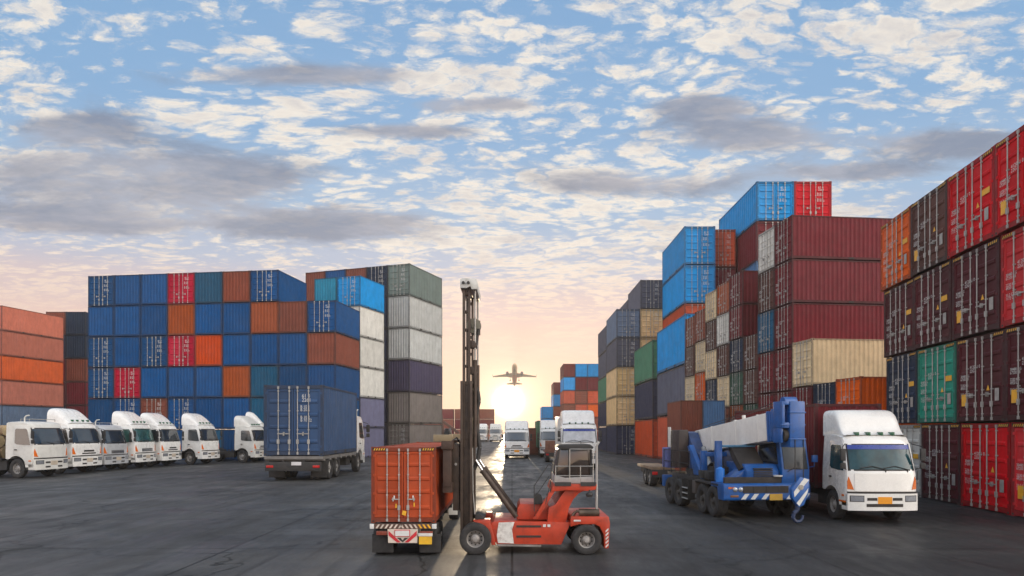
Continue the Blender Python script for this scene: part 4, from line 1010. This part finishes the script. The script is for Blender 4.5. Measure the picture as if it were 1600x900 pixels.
for x0, x1 in ((579.5, 613), (654, 688)): MB().box(w_(x0), w_(x1), .12, .15, h_(865), h_(836)).build('mud_flap', BLACKR, tt, bevel=.006)
for x0, x1 in ((588, 606), (656, 676)): MB().box(w_(x0), w_(x1), -.005, .05, h_(836), h_(830)).build('tail_lamp', mat('dull_lamp', (.22, .05, .03), .3), tt, bevel=.006)
for s in (-1, 1):
    for yy in (.45, 1.15): wheel(tt, s * .48, yy, .30, .34, s)
for s in (-1, 1): MB().box(w_(640) + s * .16 - .02, w_(640) + s * .16 + .02, 3.9, 4.0, 0, h_(826)).build('landing_leg', DARKM, tt, smooth=0)
tx = put(build_truck('maroon tractor pulling the trailer, almost hidden by the orange container', None, 'none', PAINT['maroon'], GLASS, None, name='tractor'), 700, 22.6, 180, .55)
tx.location = (xm, 22.6, 0)

# ------------------------------------------------------------------ blue mobile crane
BLUE = mat('crane_blue', (.004, .080, .30), .42, vary=.15, streak=.35, dirt=.5, scale=3, dirtcol=(.03, .04, .07), coat=.2)
BOOMW = mat('boom_white', (.66, .64, .60), .45, vary=.06, streak=.18, dirt=.25, scale=2, dirtcol=(.35, .30, .25))
CR = Vector((7.22, 20.0, 0)); crz = R(6)
cr_ = thing('mobile_crane', 'blue mobile crane with white telescopic boom and striped hook block', 'crane', CR, crz)
def lo(px, py, Z):
    p = Vector((X_at(px, Z), Z, CAM_H - (py - HOR) / FPX * Z)) - CR
    return Matrix.Rotation(-crz, 3, 'Z') @ p
W = 1.28
cf = MB(); cf.prism([(0, .62), (0, 1.02), (.25, 1.06), (5.7, 1.06), (5.7, .80), (1.2, .80), (1.2, .62)], 'x', -W + .30, W - .30); cf.build('carrier_frame', DARKM, cr_, bevel=.01)
fb = MB(); fb.prism([(-.05, .55), (-.08, .60), (-.08, .98), (-.02, 1.03), (.9, 1.03), (.9, .9), (.42, .9), (.34, .55)], 'x', -W, W); bmp = fb.build('front_body', BLUE, cr_, bevel=.025)
MB().box(-.72, .62, -.095, -.06, .76, .95).build('grille', UNDER, bmp, smooth=0)
for x in (-.40, -.02, .34): MB().box(x - .012, x + .012, -.105, -.09, .76, .95).build('grille_bar', DARKM, bmp, smooth=0)
for s in (-1, 1):
    for dx_ in (0, .16):
        hl = MB(); hl.lathe([(0, -.035), (.05, -.03), (.07, -.01), (.072, .02)], (s * .95 + dx_ * -s, -.085, .86), 'y', 18); hl.build('headlight', LAMPG, bmp, smooth=40)
    MB().box(s * .95 - .14, s * .95 + .10, -.095, -.06, .64, .70).build('fog_lamp', mat('amber_dark', (.20, .08, .02), .3), bmp, bevel=.01)
for x in (-.78, -.50, -.18, .56, .84, 1.02):
    MB().prism([(x, .58), (x + .13, .58), (x + .25, .735), (x + .12, .735)], 'y', -.088, -.07).build('warning_stripe', MARKW, bmp, smooth=0)
MB().box(.06, .44, -.10, -.08, .55, .73).build('number_plate', mat('ochre_plate', (.45, .27, .03), .5, vary=.1, dirt=.25), bmp, smooth=0)
MB().box(-1.22, .50, .0, .12, 1.03, 1.20).build('black_band', UNDER, cr_, bevel=.01)
hd = MB(); hd.prism([(.1, 1.03), (.06, 1.36), (.25, 1.56), (1.5, 1.60), (1.5, 1.03)], 'x', -.55, .42); hd = hd.build('engine_cover', BLUE, cr_, bevel=.03)
for i in range(5): MB().box(-.34, .22, .04, .12, 1.22 + i * .05, 1.25 + i * .05).build('louvre', UNDER, hd, smooth=0)
MB().prism([(-.98, 1.04), (-.62, 1.04), (-.45, 1.35), (-.55, 1.40), (-.98, 1.10)], 'y', .2, .9).build('side_guard', BLUE, cr_, bevel=.02)
MB().lathe([(0, 0), (.12, 0), (.13, .02), (.13, .04), (0, .05)], (.36, .02, 1.21), 'z', 18).build('fuel_cap', OLDWHITE, cr_, smooth=40)
# open tilted black flap on the left and posts
MB().prism([(.25, 1.45), (.95, 2.02), (1.15, 2.02), (1.0, 1.75), (.45, 1.35)], 'x', -.62, .12).build('black_flap', UNDER, cr_, bevel=.015)
MB().prism([(.92, 2.03), (1.18, 2.03), (1.2, 2.09), (.9, 2.09)], 'x', -.95, .10).build('flap_edge', mat('pale_blue_edge', (.10, .28, .45), .5, dirt=.3), cr_, bevel=.01)
for x, y, z1 in ((-1.02, .95, 2.22), (-1.06, 2.0, 1.9)): MB().box(x - .09, x + .09, y - .08, y + .08, 1.03, z1).build('boom_rest_post', BLUE, cr_, bevel=.015)
MB().box(-1.05, -.35, 1.9, 2.05, 1.72, 1.86).build('boom_rest_beam', BLUE, cr_, bevel=.015)
g = MB(); g.tube((-1.13, .55, 1.04), (-1.13, .55, 1.42), .125, n=18); g.tube((-1.13, .55, 1.42), (-1.13, .55, 1.47), .10, .03, n=18); g.build('gas_cylinder', mat('cylinder_blue', (.02, .19, .62), .35, dirt=.15), cr_, smooth=40)
# cab
cb = MB(); cb.prism([(-.02, 1.02), (-.04, 1.40), (.16, 2.24), (.30, 2.30), (1.55, 2.30), (1.55, 1.02)], 'x', .46, W); cabc = cb.build('cab', BLUE, cr_, bevel=.03)
ws = MB(); ws.prism([(-.055, 1.42), (.135, 2.20), (.16, 2.20), (.0, 1.42)], 'x', .52, W - .06); ws.build('windscreen', mat('smoked_glass', (.03, .034, .038), .15, vary=.3, spec=.35), cabc, bevel=.01)
MB().prism([(.20, 1.55), (.34, 2.16), (1.40, 2.16), (1.40, 1.55)], 'x', .452, .47).build('side_window', GLASS, cabc, smooth=0)
mm = MB(); mm.path([(W, .2, 1.45), (W + .16, .0, 1.50), (W + .16, .0, 1.72)], .014, 6); mm.box(W + .08, W + .24, -.05, .02, 1.62, 1.82); mm.build('mirror', BLUE, cabc, bevel=.01)
# upper works at the back
up = MB(); up.lathe([(0, .0), (.8, .0), (.8, .18), (0, .18)], (-.1, 3.9, 1.06), 'z', 28); up.build('slew_ring', DARKM, cr_, smooth=40)
up = MB(); up.prism([(3.0, 1.24), (3.1, 1.7), (3.8, 1.9), (4.3, 2.45), (5.0, 2.5), (5.3, 1.9), (5.9, 1.8), (5.9, 1.24)], 'x', -.72, .45); uo = up.build('turntable', mat('crane_dark_blue', (.02, .045, .13), .5, vary=.3, dirt=.45), cr_, bevel=.02)
MB().box(-1.12, .9, 5.3, 5.9, 1.20, 1.92).build('counterweight', mat('faded_violet_blue', (.10, .12, .30), .55, vary=.2, dirt=.3), uo, bevel=.03)
MB().box(-1.08, -.74, 4.2, 5.1, 1.26, 2.55).build('operator_cab', mat('brown_black', (.045, .032, .028), .4, vary=.3, dirt=.3), uo, bevel=.03)
MB().box(-1.12, -1.085, 5.0, 5.25, 1.95, 2.65).build('white_panel', OLDWHITE, uo, bevel=.01)
MB().prism([(2.6, 1.08), (3.3, 1.08), (3.9, 2.0), (3.7, 2.05)], 'x', -.90, -.74).build('side_bracket', BLUE, uo, bevel=.02)
MB().tube((-.66, 2.4, 1.35), (-.52, 3.4, 1.95), .08, n=14).build('derrick_cylinder', STEELG, uo, smooth=40)
# boom
A0 = lo(1102, 690, 24.4); A1 = lo(1212, 667, 19.8)
A0, A1 = Vector(A0), Vector(A1); bd = (A1 - A0).normalized(); bx = bd.cross(Vector((0, 0, 1))).normalized(); bz = bx.cross(bd).normalized()
def boom_box(t0, t1, w, h, name, m, parent, off=0.0, bevel=.03, xo=0.0):
    c_ = A0 + bd * ((t0 + t1) / 2) + bz * off + bx * xo
    return MB().obox(c_, bx * w / 2, bd * (t1 - t0) / 2, bz * h / 2).build(name, m, parent, bevel=bevel)
BL = (A1 - A0).length
bo = boom_box(0, BL, .62, .78, 'boom', BOOMW, cr_)
MB().tube(A0 - bx * .31, A0 + bx * .31, .39, n=28).build('boom_heel', BOOMW, bo, smooth=40)
boom_box(BL * .60, BL * .62, .66, .82, 'boom_rib', BOOMW, bo, bevel=.008)
MB().box(0, 0, 0, 0, 0, 0)
lm = MB(); lm.obox(A0 + bd * BL * .61 + bz * .48, bx * .04, bd * .05, bz * .08); lm.build('boom_bracket', BOOMW, bo, bevel=.01)
for i in range(4):
    t0 = BL + i * .10
    boom_box(t0, t0 + .085, .56 - i * .03, .86 - i * .02, 'boom_section', BLUE, bo, bevel=.012)
HB = A0 + bd * (BL + .62)
hdz = Vector((0, 0, 1)); hy = Vector((bd.x, bd.y, 0)).normalized(); hx = hy.cross(hdz)
def hbox(x0, x1, y0, y1, z0, z1): return MB().obox(HB + hx * (x0 + x1) / 2 + hy * (y0 + y1) / 2 + hdz * (z0 + z1) / 2, hx * (x1 - x0) / 2, hy * (y1 - y0) / 2, hdz * (z1 - z0) / 2)
head = hbox(-.33, .10, -.2, .30, -.62, .62)
for a_ in ((.10, .30, -.2, .28, .52, .62), (.10, .30, -.2, .28, -.10, .05), (.24, .32, -.2, .28, -.10, .62), (.10, .26, .0, .1, .0, .55), (-.36, .34, .2, .29, -.04, .01), (-.36, .12, -.1, .32, .30, .34), (-.36, .12, -.1, .32, -.42, -.38), (-.27, .27, -.42, -.19, -.35, .42), (.24, .31, -.2, .2, -.5, -.1)):
    h2 = hbox(*a_); head.add(h2.v, h2.f)
heado = head.build('boom_head', BLUE, bo, bevel=.03)
MB().tube(HB - hx * .20 + hy * .02 + hdz * .60, HB + hx * .16 + hy * .02 + hdz * .60, .15, n=20).build('sheave', BLUE, heado, smooth=40)
MB().tube(HB + hx * .11 + hy * .1 - hdz * .30, HB + hx * .23 + hy * .1 - hdz * .30, .17, n=20).build('sheave', UNDER, heado, smooth=40)
for i in range(4):
    a_ = A0 + bd * (BL + .06 + i * .12); MB().tube(a_ - bx * .34 - bz * .25, a_ - bx * .34 + bz * .46, .022, n=8).build('hose', DARKM, bo, smooth=30)
hk = HB + hy * .30
hkp = Vector((hk.x + .16, hk.y, 0))
for x in (-.12, .12):
    MB().tube(hkp + hx * x + hdz * (HB.z - .4), hkp + hx * x + hdz * 1.15, .012, n=6).build('hoist_rope', DARKM, heado, smooth=0)
kb = MB(); P_ = [(-.26, 1.22), (.02, 1.28), (.26, .95), (.24, .72), (.05, .46), (-.10, .52), (-.22, .80)]
v = [tuple(hkp + hx * a_ + hdz * z + hy * d) for d in (-.07, .07) for a_, z in P_]; n = len(P_)
kb.add(v, [(i, (i + 1) % n, n + (i + 1) % n, n + i) for i in range(n)] + [tuple(range(n))[::-1], tuple(range(n, 2 * n))]); kbo = kb.build('hook_block', BLUE, cr_, bevel=.02)
for pts in ([(-.24, 1.20), (-.10, 1.25), (.20, .88), (.18, .74)], [(-.22, .98), (-.19, .84), (.04, .50), (.12, .58)]):
    s_ = MB(); v = [tuple(hkp + hx * a_ + hdz * z + hy * d) for d in (.066, .078) for a_, z in pts]
    s_.add(v, [(0, 1, 2, 3), (4, 5, 6, 7), (0, 1, 5, 4), (1, 2, 6, 5), (2, 3, 7, 6), (3, 0, 4, 7)]); s_.build('white_stripe', MARKW, kbo, smooth=0)
MB().tube(hkp + hdz * 1.0 + hy * .05, hkp + hdz * 1.0 + hy * .10, .07, n=16).build('block_pin', STEELG, kbo, smooth=40)
hk_pts = [hkp + hdz * z + hx * x for x, z in ((.05, .50), (.06, .38), (.16, .30), (.18, .17), (.10, .08), (-.02, .08), (-.09, .16), (-.10, .25))]
HM = MB()
for i, (a_, b_) in enumerate(zip(hk_pts, hk_pts[1:])): HM.tube(a_, b_, .062 - .004 * i, .058 - .004 * i, n=12)
HM.build('hook', mat('hook_blue', (.006, .025, .08), .5, dirt=.3), kbo, smooth=50)
# small fittings: ropes along the boom, hoses, rails, boxes
for xo in (-.12, .10): MB().tube(A0 + bz * .5 + bx * xo, HB + hdz * .66 - hy * .1 + hx * xo, .011, n=6).build('hoist_rope', DARKM, bo, smooth=0)
for zo in (-.18, -.10): MB().tube(A0 - bx * .335 + bz * zo + bd * .4, A0 - bx * .335 + bz * zo + bd * (BL - .1), .014, n=6).build('boom_hose', STEELG, bo, smooth=0)
for t_ in (.25, .9): boom_box(BL * t_, BL * t_ + .05, .64, .80, 'boom_rib', BOOMW, bo, bevel=.004)
MB().obox(A0 + bd * BL * .42 - bx * .312, bx * .004, bd * .45, bz * .09).build('boom_band', mat('boom_blue_band', (.02, .09, .30), .5, dirt=.4), bo, smooth=0)
rl_ = MB()
for y_ in (3.0, 3.9, 4.8, 5.6): rl_.tube((-1.15, y_, 1.06), (-1.15, y_, 1.85), .014, n=6)
rl_.tube((-1.15, 3.0, 1.85), (-1.15, 5.6, 1.85), .014, n=6); rl_.tube((-1.15, 3.0, 1.45), (-1.15, 5.6, 1.45), .012, n=6); rl_.build('guard_rail', DARKM, cr_, smooth=0)
for y_ in (1.25, 1.75): MB().box(-1.2, -.8, y_, y_ + .35, 1.06, 1.30).build('tool_box', DARKM, cr_, bevel=.02)
ho = MB()
for k in range(4): ho.path([(-.9 + k * .09, 1.2, 1.1), (-.95 + k * .08, 1.5, 1.55 + .06 * k), (-.8 + k * .05, 2.1, 1.5), (-.75, 2.7, 1.25)], .022, 7)
ho.build('hydraulic_hose', BLACKR, cr_, smooth=40)
MB().box(-.9, -.2, 1.3, 2.6, 1.06, 1.42).build('winch_housing', UNDER, cr_, bevel=.03)
MB().box(-1.0, .4, .13, .30, 1.03, 1.12).build('bonnet_ledge', DARKM, cr_, bevel=.01)
for x_ in (-1.1, -.98): MB().box(x_ - .05, x_ + .05, -.09, -.07, .88, .93).build('side_marker', ORL, bmp, smooth=0)
for y_ in (.02,): MB().path([(.62, -.05, 1.36), (.80, -.07, 1.46), (1.05, -.04, 1.42)], .012, 6).build('wiper', DARKM, cabc, smooth=0)
# wheels, steps, outriggers
CRIM = mat('dark_rim', (.07, .065, .06), .6, .2, vary=.25, dirt=.5)
for s in (-1, 1):
    for y in (.78, 1.62, 3.75, 4.65): wheel(cr_, s * (W - .16), y, .46, .34, s, CRIM)
    MB().prism([(.3, .92), (.35, 1.0), (2.2, 1.0), (2.2, .94)], 'x', *sorted((s * W, s * (W - .36)))).build('mudguard', DARKM, cr_, bevel=.01)
st = MB()
for i in range(3): st.box(-W - .03, -W + .25, 2.7, 3.3, .32 + i * .17, .36 + i * .17)
for y in (2.7, 3.26): st.box(-W - .02, -W + .2, y, y + .04, .3, .95)
sto = st.build('boarding_steps', DARKM, cr_, smooth=0)
for i in range(3):
    for j in range(5): MB().box(-W - .04, -W - .028, 2.74 + j * .11, 2.79 + j * .11, .325 + i * .17, .355 + i * .17).build('step_edge', MARKW, sto, smooth=0)
for y in (2.2, 5.2): MB().box(-W + .02, W - .02, y, y + .28, .55, .95).build('outrigger_box', mat('outrigger_brown', (.06, .05, .045), .6, dirt=.4) if y < 3 else BLUE, cr_, bevel=.015)

# ------------------------------------------------------------------ airliner
AP = thing('airliner', 'airliner with landing gear down climbing out above the sun', 'airliner', (X_at(804, 550), 550, CAM_H + (HOR - 586) / FPX * 550))
AP.rotation_euler = (R(-24), 0, 0)
SKIN = mat('airliner_skin', (.50, .34, .18), .35, .2, vary=.1); BELLY = mat('orange_belly', (.55, .16, .05), .4, vary=.1); ENG = mat('engine_dark', (.10, .08, .07), .4)
fz = MB(); prof = [(0, -17.2), (.7, -16.9), (1.35, -16), (1.8, -14.5), (1.98, -12.5), (1.98, 6), (1.8, 10), (1.3, 14), (.7, 17), (.2, 18.3), (0, 18.4)]
fz.lathe(prof, (0, 0, 0), 'y', 20); fo = fz.build('fuselage', SKIN, AP, smooth=50)
be = MB(); be.lathe([(0, -5), (1.5, -4.5), (2.0, -2), (2.05, 3), (1.85, 8), (1.2, 13.6), (0, 14)], (0, 0, -.22), 'y', 20); be.build('belly_fairing', BELLY, fo, smooth=50)
for s in (-1, 1):
    pl_ = [(1.5, -5.0), (17, 2.6), (17.2, 4.2), (6, 1.8), (1.5, 2.6)]
    wv_ = []
    for d in (-.18, .18):
        for x, y in pl_: wv_.append((s * x, y, -1.0 + .085 * x + d * (1.3 - x / 17)))
    n = 5; MB().add(wv_, [(i, (i + 1) % n, n + (i + 1) % n, n + i) for i in range(n)] + [tuple(range(n))[::-1], tuple(range(n, 2 * n))]).build('wing', SKIN, AP, smooth=0)
    MB().prism([(s * 17.0, .3), (s * 17.5, 2.2), (s * 17.3, 2.2), (s * 16.8, .5)], 'y', 2.8, 4.2).build('winglet', SKIN, AP, smooth=0)
    e = MB(); e.lathe([(.7, -6.3), (1.02, -6.6), (1.15, -5.6), (1.05, -3), (.6, -1.6), (0, -1.4)], (s * 5.6, 0, -1.5), 'y', 18); e.lathe([(0, -5.9), (.72, -5.9), (.72, -6.3)], (s * 5.6, 0, -1.5), 'y', 18); e.build('engine', ENG, AP, smooth=40)
    g_ = MB(); g_.tube((s * 3.4, 1.2, -1.2), (s * 3.4, 1.2, -4.2), .16, n=8)
    for x in (-.35, .35): g_.tube((s * 3.4 + x - .18, 1.2, -4.2), (s * 3.4 + x + .18, 1.2, -4.2), .6, n=14)
    g_.build('landing_gear', DARKM, AP, smooth=35)
    tv = []
    for d in (-.12, .12):
        for x, y in ((.5, 13.2), (6.2, 16.6), (6.2, 17.8), (.5, 17)): tv.append((s * x, y, .6 + .1 * x + d))
    MB().add(tv, [(0, 1, 2, 3), (4, 5, 6, 7), (0, 1, 5, 4), (1, 2, 6, 5), (2, 3, 7, 6), (3, 0, 4, 7)]).build('tailplane', SKIN, AP, smooth=0)
MB().prism([(11, 1.3), (15.6, 7.2), (17.6, 7.2), (17, .8)], 'x', -.16, .16).build('fin', SKIN, AP, smooth=0)
g_ = MB(); g_.tube((0, -13, -1.5), (0, -13, -3.4), .14, n=8); g_.tube((-.3, -13, -3.4), (.3, -13, -3.4), .42, n=12); g_.build('nose_gear', DARKM, AP, smooth=35)

# ------------------------------------------------------------------ far handler by the grey tower, low trailers
Zf = 118; fx = X_at(698, Zf)
fh = thing('reach_stacker', 'distant dark reach stacker with raised arm beside the grey tower', 'reach stacker', (fx, Zf, 0))
DK = mat('far_machine', (.10, .05, .035), .6, vary=.2)
MB().prism([(-1.6, .7), (-1.6, 1.6), (.4, 1.7), (2.2, 2.0), (2.2, .7)], 'y', -1.1, 1.1).build('body', DK, fh, bevel=.06)
MB().prism([(-.4, 1.7), (-.3, 3.0), (.8, 3.0), (.9, 1.7)], 'y', -1, .1).build('cab', GLASS, fh, bevel=.05)
MB().beam((2.0, .5, 2.2), (-.6, .5, 4.1), .45, .45).build('arm', DK, fh, bevel=.04)
MB().beam((-.6, .5, 1.8), (-.9, .5, 5.2), .35, .4).build('mast', DK, fh, bevel=.04)
for x in (-1.1, 1.5):
    for y in (-1.1, 1.1):
        o = wheel(fh, x, y, .6, .4); o.rotation_euler = (0, 0, R(90) if y < 0 else R(-90))
def trailer(px, Z, w, l, label, m, head):
    t = thing('flat_trailer', label, 'trailer', (X_at(px, Z), Z, 0))
    MB().box(-w / 2, w / 2, 0, l, .78, .92).build('deck', m, t, bevel=.02)
    b = MB()
    for s in (-1, 1): b.box(s * w * .28 - .06, s * w * .28 + .06, .05, l - .05, .52, .78)
    b.box(-w / 2, w / 2, -.06, .0, .45, .78)
    b.build('chassis', DARKM, t, bevel=.01, smooth=0)
    for s in (-1, 1):
        for y in (.7, 1.8): wheel(t, s * (w / 2 - .2), y, .42, .34, s)
        MB().box(s * w * .36 - .12, s * w * .36 + .12, -.09, -.06, .56, .70).build('tail_lamp', REDL, t, bevel=.01)
    if head: MB().box(-w / 2, w / 2, .1, .2, .92, 1.75).build('headboard', m, t, bevel=.02)
RUSTY = mat('rusty_steel', (.16, .06, .035), .75, vary=.3, dirt=.4)
trailer(864, 57, 1.25, 4.5, 'rusty empty trailer with a tall board beside the tall white truck', RUSTY, True)
trailer(1036, 31.5, 1.05, 3.5, 'low brown trailer left behind the tail of the blue crane', mat('brown_deck', (.20, .13, .08), .75, vary=.3, dirt=.4), False)
